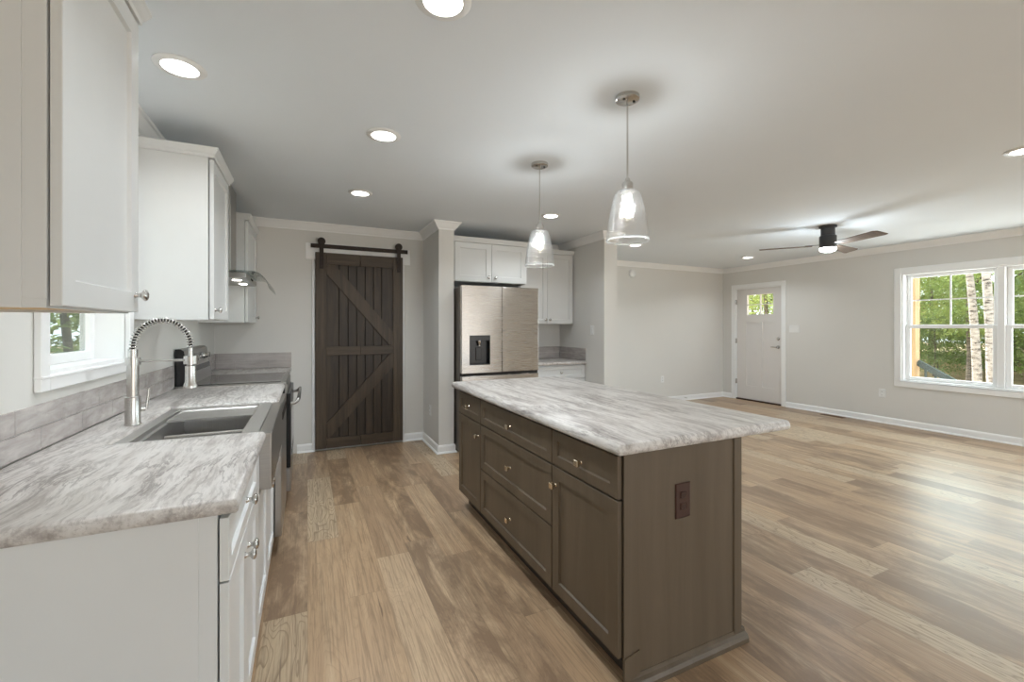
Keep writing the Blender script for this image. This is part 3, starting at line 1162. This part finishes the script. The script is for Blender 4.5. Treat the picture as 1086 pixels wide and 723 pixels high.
def icab(name, label, y_far, w, fronts, extra=None):
    t = thing(name, label, 'cabinet', (IX, y_far, 0), L90)
    MB().box(.0005, w - .0005, .0215, .632, .105, .872, .001).build('carcass', 'isl', t)
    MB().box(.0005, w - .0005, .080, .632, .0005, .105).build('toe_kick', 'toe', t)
    MB().box(.0005, w - .0005, .0200, .0214, .106, .8715).build('front_gap_shade', 'dark', t)  # dark sheet stands in for the shade between fronts and carcass
    for k, x0, x1, a, b, kx, kz in fronts:
        o = shaker(x0, x1, a, b, t=.0198, rail=.055 if k == 'door' else min(.05, (b - a) * .28), rec=.009).build(k, 'isl', t)
        knob(o, kx, kz, 0, 'brass', 'square')
    return t


icab('island_cabinet', 'dark taupe island cabinet at the far end with one drawer over a door', IY1, far_w,
     [('drawer', .006, far_w - .004, .700, .856, far_w / 2, .778), ('door', .006, far_w - .004, .118, .692, far_w - .085 + .04, .610)])
icab('island_cabinet', 'dark taupe island cabinet in the middle with three stacked drawers', IY1 - far_w, mid_w,
     [('drawer', .004, mid_w - .004, .700, .856, mid_w / 2, .776), ('drawer', .004, mid_w - .004, .410, .692, mid_w / 2, .545),
      ('drawer', .004, mid_w - .004, .118, .402, mid_w / 2, .255)])
ne = icab('island_cabinet', 'dark taupe island cabinet at the near end beside the outlet panel', IY1 - far_w - mid_w, nr_w,
          [('drawer', .004, nr_w - .004, .700, .856, nr_w / 2, .770), ('door', .004, nr_w - .004, .118, .692, .034, .610)])
# end panel, corner post and foot moulding belong to the near unit
mb = MB()
mb.box(nr_w, nr_w + .008, .020, .600, .0005, .872, .001)
mb.build('end_panel', 'isl', ne)
mb = MB()
mb.box(nr_w, nr_w + .014, .598, .646, .0005, .872, .003)
mb.build('corner_post', 'isl', ne)
mb = MB()
prof = [(nr_w + .0005, .0005), (nr_w + .034, .0005), (nr_w + .034, .018), (nr_w + .026, .030), (nr_w + .014, .036), (nr_w + .011, .050), (nr_w + .0005, .052)]
mb.prism([(u, v) for u, v in prof], 'y', .046, .664)
mb.build('foot_moulding', 'isl', ne)
mb = MB()
mb.prism([(.020, .0005), (.090, .0005), (.090, .135), (.020, .120)], 'x', nr_w + .0085, nr_w + .013)
mb.build('corner_block', 'isl', ne)
worktop('island_worktop', 'long veined grey and white worktop on the dark island', round_corners(
    [(.994, 1.222), (1.965, 1.222), (1.965, 3.205), (.994, 3.205)], (1, 2, 3), .02), .8735, .914, 'stone_b', (1.48, 2.2, .8735))


def plate(name, label, cat, loc, axis, w, h, mat, slots, mat2=None):
    """wall plate: local front -y turned to axis"""
    t = thing(name, label, cat, loc, {(1, 0): R90, (-1, 0): L90, (0, -1): 0}[axis])
    MB().loft([rect(-w / 2, w / 2, -h / 2, h / 2, -.0005), rect(-w / 2, w / 2, -h / 2, h / 2, -.003), rect(-w / 2, w / 2, -h / 2, h / 2, -.006, .004)]).build('cover_plate', mat, t)
    for kind, x, z in slots:
        if kind == 'socket':
            o = MB().box(x - .016, x + .016, -.008, -.0062, z - .013, z + .013, .002).build('socket', mat, t)
            m = MB()
            m.box(x - .0075, x - .0050, -.0086, -.0081, z - .003, z + .006)
            m.box(x + .0050, x + .0075, -.0086, -.0081, z - .003, z + .006)
            m.lathe([(.0025, 0), (.0025, .0006)], at((x, -.0081, z - .008), (0, -1, 0)), 10)
            m.build('slots', 'dark', o)
        else:
            MB().prism([(-.0062, z - .032), (-.0075, z - .032), (-.0115, z + .032), (-.0062, z + .032)], 'x', x - .016, x + .016).build('rocker', mat, t)
    return t


S2 = [('socket', 0, .022), ('socket', 0, -.022)]
plate('power_outlet', 'dark brown power outlet on the end panel of the island', 'outlet', (1.333, IY1 - far_w - mid_w - nr_w - .008, .652), (0, -1), .078, .136, 'brown', S2)
plate('power_outlet', 'white power outlet low on the wall under the big window', 'outlet', (XR, 3.27, .415), (-1, 0), .08, .118, 'plastic', S2)
plate('power_outlet', 'white power outlet low on the far living room wall', 'outlet', (5.70, YF, .41), (0, -1), .074, .118, 'plastic', S2)
plate('light_switch', 'white triple light switch beside the entry door', 'light switch', (XR, 4.478, 1.305), (-1, 0), .165, .118, 'plastic', [('rocker', -.046, 0), ('rocker', 0, 0), ('rocker', .046, 0)])
plate('light_switch', 'white light switch on the partition wall above the alcove worktop', 'light switch', (EX0, 4.365, 1.295), (-1, 0), .072, .116, 'plastic', [('rocker', 0, 0)])
# the pillar side facing the kitchen
plate('power_outlet', 'white power outlet low on the pillar right of the barn door', 'outlet', (PX0, 4.80, .40), (-1, 0), .072, .116, 'plastic', S2)

# ------------------------------------------------------------------ alcove: fridge and white cabinets
fr = thing('refrigerator', 'stainless french door refrigerator with water dispenser in the alcove', 'refrigerator', (1.437, 4.262, 0), 0)
FW = .905
MB().box(.0, FW, .070, .845, .03, 1.752, .004).build('body', 'fridgeside', fr)
MB().box(.03, FW - .03, .10, .68, .0005, .03).build('base_grille', 'black', fr)
half = FW / 2
# left door with a recess for the dispenser
dx, dz0, dz1, dw_ = .085, .935, 1.247, .233
mb = MB()
ys_ = [.0025, dx, dx + dw_, half - .0025]
zs_ = [.853, dz0, dz1, 1.766]
for i in range(3):
    for k in range(3):
        if (i, k) != (1, 1):
            mb.box(ys_[i], ys_[i + 1], 0, .062, zs_[k], zs_[k + 1])
bmesh.ops.remove_doubles(mb.bm, verts=mb.bm.verts[:], dist=1e-5)
ld = mb.build('door', 'steelf', fr)
mb = MB()
mb.box(dx + .001, dx + dw_ - .001, .050, .0615, dz0 + .001, dz1 - .001)
for a, b in ((dx + .001, dx + .008), (dx + dw_ - .008, dx + dw_ - .001)):
    mb.box(a, b, -.002, .050, dz0 + .001, dz1 - .001)
mb.box(dx + .008, dx + dw_ - .008, -.002, .050, dz0 + .001, dz0 + .012)
mb.box(dx + .008, dx + dw_ - .008, -.002, .050, dz1 - .055, dz1 - .001)
dsp = mb.build('dispenser', 'black', ld)
mb = MB()
mb.lathe([(.020, 0), (.020, .02), (.012, .03), (.012, .055)], at((dx + dw_ / 2, .025, dz1 - .057), (0, 0, -1)), 16)
mb.build('nozzle', 'chrome', dsp, 40)
MB().box(dx + dw_ / 2 - .03, dx + dw_ / 2 + .03, .040, .046, dz0 + .05, dz1 - .13, .003).build('paddle', 'black', dsp)
MB().box(half + .0025, FW - .0025, 0, .062, .853, 1.766, .006, None, 2).build('door', 'steelf', fr)
for z0_, z1_ in ((.440, .822), (.035, .410)):
    o = MB().box(.0025, FW - .0025, 0, .062, z0_, z1_, .006, None, 2).build('freezer_drawer', 'steelf', fr)
MB().box(.006, FW - .006, .020, .0622, .823, .852).build('handle_recess', 'dark', fr)
MB().box(.006, FW - .006, .020, .0622, .411, .439).build('handle_recess', 'dark', fr)
for x in (.03, FW - .12):
    MB().box(x, x + .09, .075, .16, 1.7525, 1.768, .004).build('hinge_cover', 'black', fr)
MB().box(.004, FW - .004, .0625, .0695, .05, 1.755).build('door_gap_shade', 'dark', fr)  # dark sheet added behind the doors to paint the shade in their gap

fc_w = .905
wall_cab('wide white two-door wall cabinet above the refrigerator', (1.418, 4.500, 1.832), 0, fc_w, .619, .432,
         [(.022, fc_w / 2 - .0015), (fc_w / 2 + .0015, fc_w - .022)], [(fc_w / 2 - .042, .055), (fc_w / 2 + .042, .055)], False, True, rail=.062)
rc_w = .788
wall_cab('white two-door wall cabinet right of the refrigerator', (2.349, 4.770, UZ), 0, rc_w, .349, UH,
         [(.015, rc_w / 2 - .0015), (rc_w / 2 + .0015, rc_w - .012)], [(rc_w / 2 - .030, .055), (rc_w / 2 + .030, .055)], False, False)
bw = .712
cabinet('base_cabinet', 'white base cabinet right of the refrigerator under a short worktop', 'cabinet', (2.425, 4.510, 0), 0, bw, .608, .105, .875,
        [('drawer', .003, bw - .003, .705, .860, bw / 2, .783),
         ('door', .003, bw / 2 - .0015, .115, .699, bw / 2 - .035, .625), ('door', bw / 2 + .0015, bw - .003, .115, .699, bw / 2 + .035, .625)],
        'cab', 'nickel', 'round', 'cab')
worktop('alcove_worktop', 'short veined worktop right of the refrigerator', [(2.422, 4.482), (EX0 - .001, 4.482), (EX0 - .001, YB - .001), (2.422, YB - .001)],
        .876, .914, 'stone_c', (2.78, 4.8, .876))
splash('tile_backsplash', 'grey tile strip in the alcove corner right of the refrigerator', 'x',
       [('x', 2.425, EX0 - .011, YB, (2.8, YB, .914), -1), ('y', 4.49, YB - .001, EX0, (0, 0, 0), -1)])

# ------------------------------------------------------------------ sliding barn door
bd = thing('barn_door', 'dark stained plank barn door with K-shaped bracing on an overhead rail', 'door', (.536, 5.075, .028))
DW, DH = .918, 2.105
hw = DW / 2
pl = [-hw + .10, -.225, -.131, -.0425, .0475, .136, .2245, hw - .10]
for i in range(len(pl) - 1):
    gap = .0035
    lo, hi = pl[i] + gap, pl[i + 1] - gap
    MB().box(lo, hi, .009, .022, .05, DH - .06, .003).build('plank', 'barn', bd)
MB().box(-hw + .01, -.005, .0235, .029, .02, DH - .02).build('backing_board', 'dark', bd)
MB().box(.005, hw - .01, .0235, .029, .02, DH - .02).build('backing_board', 'dark', bd)
fr_t = -.012
for s_ in (-1, 1):
    MB().box(*sorted((s_ * hw, s_ * (hw - .107))), fr_t, .022, 0, DH, .002).build('stile', 'barnb', bd)
xi = hw - .108
for n_, z0_, z1_ in (('top_rail', DH - .125, DH - .001), ('middle_rail', 1.000, 1.094), ('bottom_rail', .001, .108)):
    for a, b in ((-xi, -.003), (-.001, xi)):
        MB().box(a, b, fr_t, .0055, z0_, z1_, .002).build(n_, 'barnh', bd)


def brace(p, q, w):
    """diagonal board clipped to the inner frame opening"""
    p, q = Vector(p), Vector(q)
    d = (q - p).normalized()
    n = Vector((-d.y, d.x)) * w / 2
    mb = MB()
    poly = [p - n, q - n, q + n, p + n]
    mb.prism([(v.x, v.y) for v in poly], 'y', fr_t + .001, .0055)
    bm = mb.bm
    zlo, zhi = (1.0945, DH - .1255) if p.y > 1.5 else (.1085, .9995)
    for co, no in (((-xi - .0, 0, 0), (-1, 0, 0)), ((xi + .0, 0, 0), (1, 0, 0)), ((0, 0, zlo), (0, 0, -1)), ((0, 0, zhi), (0, 0, 1))):
        bmesh.ops.bisect_plane(bm, geom=bm.verts[:] + bm.edges[:] + bm.faces[:], plane_co=co, plane_no=no, clear_outer=True)
        es = [e for e in bm.edges if e.is_boundary]
        if es:
            bmesh.ops.holes_fill(bm, edges=es)
    return mb.build('diagonal_brace', 'barnb', bd)


brace((-xi - .10, 2.10), (xi + .10, 1.03), .125)
brace((xi + .10, 1.06), (-xi - .10, .06), .125)
tr_z = 2.160
for x in (-.400, .412):
    h = thing('hanger', None, None, (0, 0, 0))
    h.parent = bd
    mb = MB()
    mb.box(x - .021, x + .021, -.030, -.0265, 1.93, 2.215, .001)
    mb.box(x - .021, x + .021, -.0265, -.0125, 1.94, 2.09, .001)
    mb.build('strap', 'iron', h)
    mb = MB().lathe([(.040, -.012), (.040, -.008), (.031, -.006), (.031, .002), (.040, .004), (.040, .008)], at((x, -.013, 2.204 + .018), (0, 1, 0)), 28)
    mb.build('wheel', 'iron', h, 40)
    mb = MB()
    for z in (1.965, 2.05, 2.205):
        mb.lathe([(.010, 0), (.009, .006)], at((x, -.030, z), (0, -1, 0)), 6)
    mb.build('bolt', 'iron', h)
tk = thing('barn_door_track', 'dark iron sliding rail on a white header board above the barn door', 'rail', (.536, 5.10, 2.19))
MB().box(-.552, .552, -.001, .0185, -.135, .042, .002).build('header_board', 'trim', tk)
MB().box(-.505, .515, -.040, -.034, -.013, .032, .001).build('rail_bar', 'iron', tk)
for x in (-.48, -.24, 0, .24, .49):
    MB().lathe([(.010, 0), (.010, .038), (.011, .040), (.009, .045)], at((x, -.002, .011), (0, -1, 0)), 12).build('spacer_bolt', 'iron', tk)
mb = MB()
mb.box(.045, .072, 5.100, YB - .0006, .0005, 2.05, .002)
mb.box(.998, 1.022, 5.100, YB - .0006, .0005, 2.05, .002)
struct('trim_2', mb, 'trim')

# ------------------------------------------------------------------ lamps
cans = [((-.493, 2.285), 'above the sink between the two nearest wall cabinets'),
        ((.419, 1.439), 'at the top edge of the photo'),
        ((.400, 2.592), 'over the kitchen aisle, second from the barn door'),
        ((.396, 3.788), 'over the kitchen aisle, closest to the barn door'),
        ((2.194, 3.748), 'behind the farther pendant near the alcove cabinets'),
        ((4.012, 4.593), 'seen just under the nearer pendant shade'),
        ((6.330, 4.639), 'near the entry door left of the ceiling fan'),
        ((4.080, 1.090), 'at the right edge of the photo')]
unseen = [(2.2, -1.6), (4.06, -1.6), (6.3, 1.1), (6.3, -1.6)]  # lamps out of view, added to brighten the living room side
proto = None
for k, ((x, y), lab) in enumerate(cans + [(u, 'added out of view as living room fill') for u in unseen]):
    if proto is None:
        t = thing('recessed_light', '', 'ceiling light', (x, y, CH), 0, 'recessed ceiling lights')
        MB().lathe([(.067, -.0005), (.096, -.0005), (.096, -.003), (.090, -.008), (.067, -.009)], None, 32, False, False).build('trim_ring', 'plastic', t, 40)
        MB().lathe([(.0668, -.0065), (.0668, -.003)], None, 32).build('lens', 'lens', t)
        light('lamp_light', 'AREA', (0, 0, -.012), (0, 0, 0), P_CAN, (.88, .95, 1.0), .13, parent=t, shape='DISK', spread=math.radians(140))
        proto = t
    else:
        t = copy_tree(proto)
        t.location = (x, y, CH)
    t['label'] = 'round lit recessed ceiling light ' + lab
    if k >= len(cans):
        t['group'] = 'added fill lights out of view'

# the lamp over the sink burns dimmer than the rest
for ch in proto.children:
    if ch.type == 'LIGHT':
        ch.data = ch.data.copy()
        ch.data.energy = P_CAN * .6


def make_pendant():
    t = thing('pendant_lamp', '', 'pendant lamp', (0, 0, CH), 0, 'pendant lamps over the island')
    MB().lathe([(.0, -.022), (.048, -.022), (.057, -.017), (.057, -.0005)], None, 32).build('canopy', 'nickel', t, 40)
    mb = MB()
    for sx in (-.03, .03):
        mb.lathe([(.006, -.026), (.006, -.0225)], Matrix.Translation((sx, -.012, 0)), 10)
    mb.build('canopy_screw', 'black', t)
    MB().tube([(0, 0, -.022), (0, 0, -.405)], .0042, 10).build('rod', 'nickel', t, 60)
    MB().lathe([(.010, -.395), (.014, -.410), (.022, -.414), (.026, -.420), (.026, -.448), (.033, -.450), (.033, -.462), (.022, -.463), (.022, -.475)], None, 28).build('socket_cap', 'nickel', t, 40)
    prof = [(.0335, -.453), (.050, -.458), (.060, -.470), (.070, -.500), (.082, -.550), (.091, -.600), (.097, -.645), (.100, -.680), (.1005, -.692)]
    inner = [(r - .003, z) for r, z in prof]
    MB().lathe(prof + inner[::-1], None, 40, False, False).build('glass_shade', 'seeded', t, 50)
    MB().lathe([(.1005, -.690), (.1025, -.692), (.1028, -.696), (.1005, -.699), (.0975, -.697), (.097, -.693), (.1005, -.690)], None, 40, False, False).build('shade_rim', 'rimglass', t, 60)
    b = MB().lathe([(.012, -.476), (.012, -.490), (.016, -.515), (.020, -.545), (.021, -.565), (.018, -.588), (.011, -.604), (.001, -.609)], None, 24).build('bulb', 'bulbglass', t, 60)
    mb = MB()
    for k in range(6):
        a = 2 * PI * k / 6
        mb.tube([(.004 * math.cos(a), .004 * math.sin(a), -.50), (.008 * math.cos(a), .008 * math.sin(a), -.580)], .0018, 6)
    mb.build('filament', 'filament', b)
    light('bulb_light', 'POINT', (0, 0, -.545), (0, 0, 0), P_BULB, (.90, .955, 1.0), .018, parent=t)
    return t


p = make_pendant()
p.location = (1.400, 1.660, CH)
p['label'] = 'nearer clear seeded glass pendant lamp hanging over the island'
p2 = copy_tree(p)
p2.location = (1.432, 2.595, CH)
p2['label'] = 'farther clear seeded glass pendant lamp, beside the refrigerator in view'

# ceiling fan
fn = thing('ceiling_fan', 'dark low-profile three-blade ceiling fan with a lit disc in the living area', 'ceiling fan', (5.176, 2.833, CH))
MB().lathe([(.083, -.0005), (.083, -.020), (.072, -.022), (.070, -.025)], None, 32).build('canopy', 'fanmotor', fn, 40)
MB().lathe([(.066, -.024), (.066, -.105), (.078, -.112), (.080, -.120), (.080, -.232), (.074, -.240)], None, 32).build('motor_housing', 'fanmotor', fn, 40)
MB().lathe([(.074, -.241), (.079, -.246), (.079, -.262), (.064, -.278), (.03, -.286), (.001, -.288)], None, 32).build('light_lens', 'fanlens', fn, 60)
light('fan_light', 'POINT', (0, 0, -.36), (0, 0, 0), P_FAN, (.82, .93, 1.0), .07, parent=fn)
for k in range(3):
    a = math.radians(8 + 120 * k)
    Mt = Matrix.Rotation(a, 4, 'Z') @ Matrix.Translation((0, 0, -.212)) @ Matrix.Rotation(math.radians(-12), 4, 'X')
    mb = MB()
    out = [(.15, -.050), (.62, -.068), (.655, -.050), (.655, .062), (.62, .070), (.15, .052)]
    mb.loft([[Mt @ Vector((x, y, -.004)) for x, y in out], [Mt @ Vector((x, y, .004)) for x, y in out]])
    b = mb.build('blade', 'fanblade', fn)
    mb = MB().box(.07, .21, -.020, .020, .0045, .010, .001, Mt)
    mb.build('blade_bracket', 'fanmotor', b)

# ------------------------------------------------------------------ small fixtures
sd = thing('smoke_detector', 'round white smoke detector high on the far living room wall', 'smoke detector', (5.01, YF, 2.249))
MB().lathe([(.068, .0005), (.068, .014), (.060, .030), (.040, .036), (.001, .038)], at((0, 0, 0), (0, -1, 0)), 32).build('housing', 'plastic', sd, 50)
MB().lathe([(.048, .0352), (.044, .0372)], at((0, 0, 0), (0, -1, 0)), 24, True, True).build('sensor_ring', 'plastic', sd, 50)
fv = thing('floor_register', 'brown slotted floor register beside the baseboard of the right wall', 'vent', (7.13, 3.83, 0))
mb = MB()
mb.box(-.055, .055, -.155, .155, .0006, .003)
mb.build('frame', 'vent', fv)
mb = MB()
for k in range(16):
    y = -.14 + k * .0185
    mb.box(-.042, .042, y, y + .010, .0031, .0062)
mb.build('louvres', 'vent', fv)
ds = thing('door_stop', 'small metal door stop on the far living room baseboard', 'door stop', (6.22, YF - .0145, .055))
MB().tube([(0, 0, 0), (0, -.06, 0)], .006, 8).build('rod', 'nickel', ds, 60)
MB().lathe([(.009, .060), (.009, .072)], at((0, 0, 0), (0, -1, 0)), 12).build('rubber_tip', 'plastic', ds, 40)

# ------------------------------------------------------------------ outside
GZ = -.55
mb = MB()
mb.box(XR + .17, 70, -40, 60, GZ - .2, GZ)
mb.box(-60, XL - .17, -40, 60, GZ - .2, GZ)
mb.box(XL - .17, XR + .17, YF + .17, 60, GZ - .2, GZ)
mb.box(XL - .17, XR + .17, -40, YR - .17, GZ - .2, GZ)
struct('ground', mb, 'soil')

pp = thing('porch_post', 'new yellow pine porch post outside the big window', 'post', (8.47, 3.435, GZ))
MB().box(-.068, .068, -.068, .068, .0005, 3.2, .004).build('timber', 'pine', pp)
hr = thing('stair_handrail', 'dark grey sloping stair handrail outside below the pine post', 'handrail', (8.47, 3.2, GZ))


def bar(mb, p, q, w, h):
    p, q = Vector(p), Vector(q)
    d = (q - p).normalized()
    sd_ = d.cross(Vector((0, 0, 1))).normalized()
    up = sd_.cross(d)
    mb.loft([[c + sd_ * a * w / 2 + up * b * h / 2 for a, b in ((-1, -1), (1, -1), (1, 1), (-1, 1))] for c in (p, q)])
    return mb


def rz(y):                      # top rail height over ground at world y
    return (.795 - (3.366 - y) * .62) - GZ


bar(MB(), (0, 3.366 - 3.2, rz(3.366)), (0, 1.9 - 3.2, rz(1.9)), .045, .085).build('top_rail', 'rail', hr)
bar(MB(), (0, 3.366 - 3.2, rz(3.366) - .62), (0, 2.2 - 3.2, rz(2.2) - .62), .04, .04).build('bottom_rail', 'rail', hr)
for k in range(8):
    y = 3.27 - .115 * k
    MB().box(-.012, .012, y - 3.2 - .012, y - 3.2 + .012, max(.001, rz(y) - .64), rz(y) - .04).build('baluster', 'rail', hr)
MB().box(-.03, .03, 1.87 - 3.2, 1.93 - 3.2, .0005, rz(1.9) + .05).build('newel', 'rail', hr)


def foliage_mesh(rng, n, clumps, size, spread, z0, z1):
    """a crown of small folded leaves gathered in drooping sprays"""
    bm = bmesh.new()
    cs = []
    for _ in range(clumps):
        z = rng.uniform(z0, z1)
        f = (z - z0) / (z1 - z0)
        rad = spread * (0.35 + 1.1 * math.sin(PI * min(1, .12 + f * .85)) * .6)
        a = rng.uniform(0, 2 * PI)
        r = rad * math.sqrt(rng.uniform(.05, 1))
        cs.append((Vector((r * math.cos(a), r * math.sin(a), z)), a, rng.uniform(.35, .8)))
    for i in range(n):
        c, a, cr = cs[i % clumps]
        p = c + Vector((rng.gauss(0, cr * .6), rng.gauss(0, cr * .6), rng.gauss(0, cr * .17)))
        L = size * rng.uniform(.6, 1.3)
        W = L * .55
        az = rng.uniform(0, 2 * PI)
        pit = rng.gauss(-.25, .45)
        d = Vector((math.cos(az) * math.cos(pit), math.sin(az) * math.cos(pit), math.sin(pit)))
        s_ = d.cross(Vector((0, 0, 1))).normalized()
        up = s_.cross(d) * (.18 * W)
        v = [bm.verts.new(q) for q in (p, p + d * L * .5 + s_ * W * .5 + up, p + d * L, p + d * L * .5 - s_ * W * .5 + up)]
        bm.faces.new((v[0], v[1], v[2]))
        bm.faces.new((v[0], v[2], v[3]))
    me = bpy.data.meshes.new('foliage')
    bm.to_mesh(me)
    bm.free()
    return me


def trunk_mb(rng, h, r, lean, forks, wob=.03):
    mb = MB()

    def limb(p, d, L, r0, r1, n=7):
        pts, rs = [p], [r0]
        for k in range(n):
            d = (d + Vector((rng.gauss(0, wob), rng.gauss(0, wob), .02))).normalized()
            p = p + d * L / n
            pts.append(p)
            rs.append(r0 + (r1 - r0) * (k + 1) / n)
        mb.tube(pts, rs, 9)
        return pts
    pts = limb(Vector((0, 0, .0)), Vector((lean, lean * .5, 1)).normalized(), h, r, r * .25, 10)
    for k in range(forks):
        i = rng.randint(3, 8)
        a = rng.uniform(0, 2 * PI)
        limb(pts[i], Vector((math.cos(a) * .8, math.sin(a) * .8, .9)).normalized(), h * .28, r * .45, r * .08, 5)
    return mb


rng = random.Random(11)
FOL = [foliage_mesh(rng, 9500, 110, .125, 2.0, 1.6, 8.5) for _ in range(3)]
FAR = [foliage_mesh(rng, 6500, 120, .30, 2.7, .6, 11.5) for _ in range(2)]
HIGH = [foliage_mesh(rng, 5000, 60, .12, 1.8, 4.2, 9.0) for _ in range(2)]
FLOW = [foliage_mesh(rng, 6000, 60, .10, 1.3, .3, 2.6) for _ in range(2)]


def tree(name, label, cat, x, y, h, r, bark, leaf, fol, scale=1.0, lean=.03, forks=5, group=None, seed=0, rot=0.0):
    g_ = random.Random(seed)
    t = thing(name, label, cat, (x, y, GZ), rot, group)
    trunk_mb(g_, h, r, lean, forks).build('trunk', bark, t, 60)
    if fol is not None:
        me = fol.copy()
        me.materials.clear()
        me.materials.append(M[leaf])
        o = bpy.data.objects.new('foliage', me)
        COL.objects.link(o)
        o.parent = t
        o.scale = (scale,) * 3
    return t


# two pale birches right in front of the window wood, seen in the left sash
tree('birch_tree', 'pale forked birch trunk seen in the right half of the left window unit', 'tree', 15.0, 4.80, 9.0, .095, 'birch', 'leaf_a', HIGH[0], 1.0, .01, 5, None, 8, 2.0)
tree('birch_tree', 'paler thick birch trunk seen beside the window mullion', 'tree', 14.0, 4.20, 9.0, .105, 'birch', 'leaf_b', HIGH[1], 1.0, .01, 6, None, 21, 1.3)
WL = 'slender leafy green woodland tree in the wood outside the big window'
k = 0
for x, y in [(18.5, 9.4), (20.0, 6.6), (19.4, 3.4), (21.5, 1.0), (18.2, .2), (23.2, 9.8), (23.8, 5.2), (24.6, 12.8), (25.2, 2.2), (22.6, -2.2), (27.2, 7.6), (28.4, 4.0), (29.0, 11.0), (30.5, .2), (28.2, 14.8), (32.5, 8.4), (33.0, 13.0), (18.6, 12.6), (26.4, -1.4), (33.5, 4.2), (19.2, -3.0), (31.5, 17.6)]:
    tree('woodland_tree', WL, 'tree', x, y, rng.uniform(8, 11), rng.uniform(.06, .11), 'bark', ('leaf_a', 'leaf_b', 'leaf_c', 'leaf_a')[k % 4], FOL[k % 3], rng.uniform(.95, 1.3),
         rng.uniform(-.05, .05), 4, 'woodland trees outside the big window', 100 + k, rng.uniform(0, 6))
    k += 1
for x, y in [(36, 3.0), (35, 7.0), (36.5, 10.8), (35.5, 14.6), (37, 18.4), (40, 5.0), (40.5, 9.2), (40, 13.2), (41, 17.0), (39, .0), (38, 22.5), (42, 26.0), (44, 20.5), (33, 24.5), (36, 28.0), (30, 21.5)]:
    tree('woodland_tree', WL, 'tree', x, y, 11, .12, 'bark', ('leaf_b', 'leaf_a', 'leaf_c')[k % 3], FAR[k % 2], rng.uniform(1.0, 1.2), .0, 3,
         'woodland trees outside the big window', 200 + k, rng.uniform(0, 6))
    k += 1
for x, y in [(21.8, 8.2), (21.6, 3.8), (24.4, 7.4), (22.6, 6.0), (26.6, 5.4), (26.0, 9.6), (24.0, 3.4), (27.8, 2.2), (29.6, 6.4), (24.0, .2), (31.0, 8.8), (31.4, 11.8), (30.0, 13.6), (32.4, 5.6)]:
    tree('woodland_shrub', 'low leafy green shrub on the wood floor outside the big window', 'shrub', x, y, 2.4, .03, 'bark', ('leaf_c', 'leaf_b')[k % 2], FLOW[k % 2], rng.uniform(.9, 1.25),
         .1, 4, 'shrubs in the wood outside the big window', 300 + k, rng.uniform(0, 6))
    k += 1
# a little greenery outside the sink window and the entry door
for x, y in [(-4.4, 12.0), (-7.4, 17.2), (-10.4, 15.2), (-11.6, 22.5), (-6.6, 22.5), (-14.5, 27.5)]:
    tree('garden_tree', 'blurred green tree outside the small window over the sink', 'tree', x, y, 7, .09, 'bark', ('leaf_b', 'leaf_c')[k % 2], FAR[k % 2], 1.0, .03, 4,
         'trees outside the sink window', 400 + k, rng.uniform(0, 6))
    k += 1
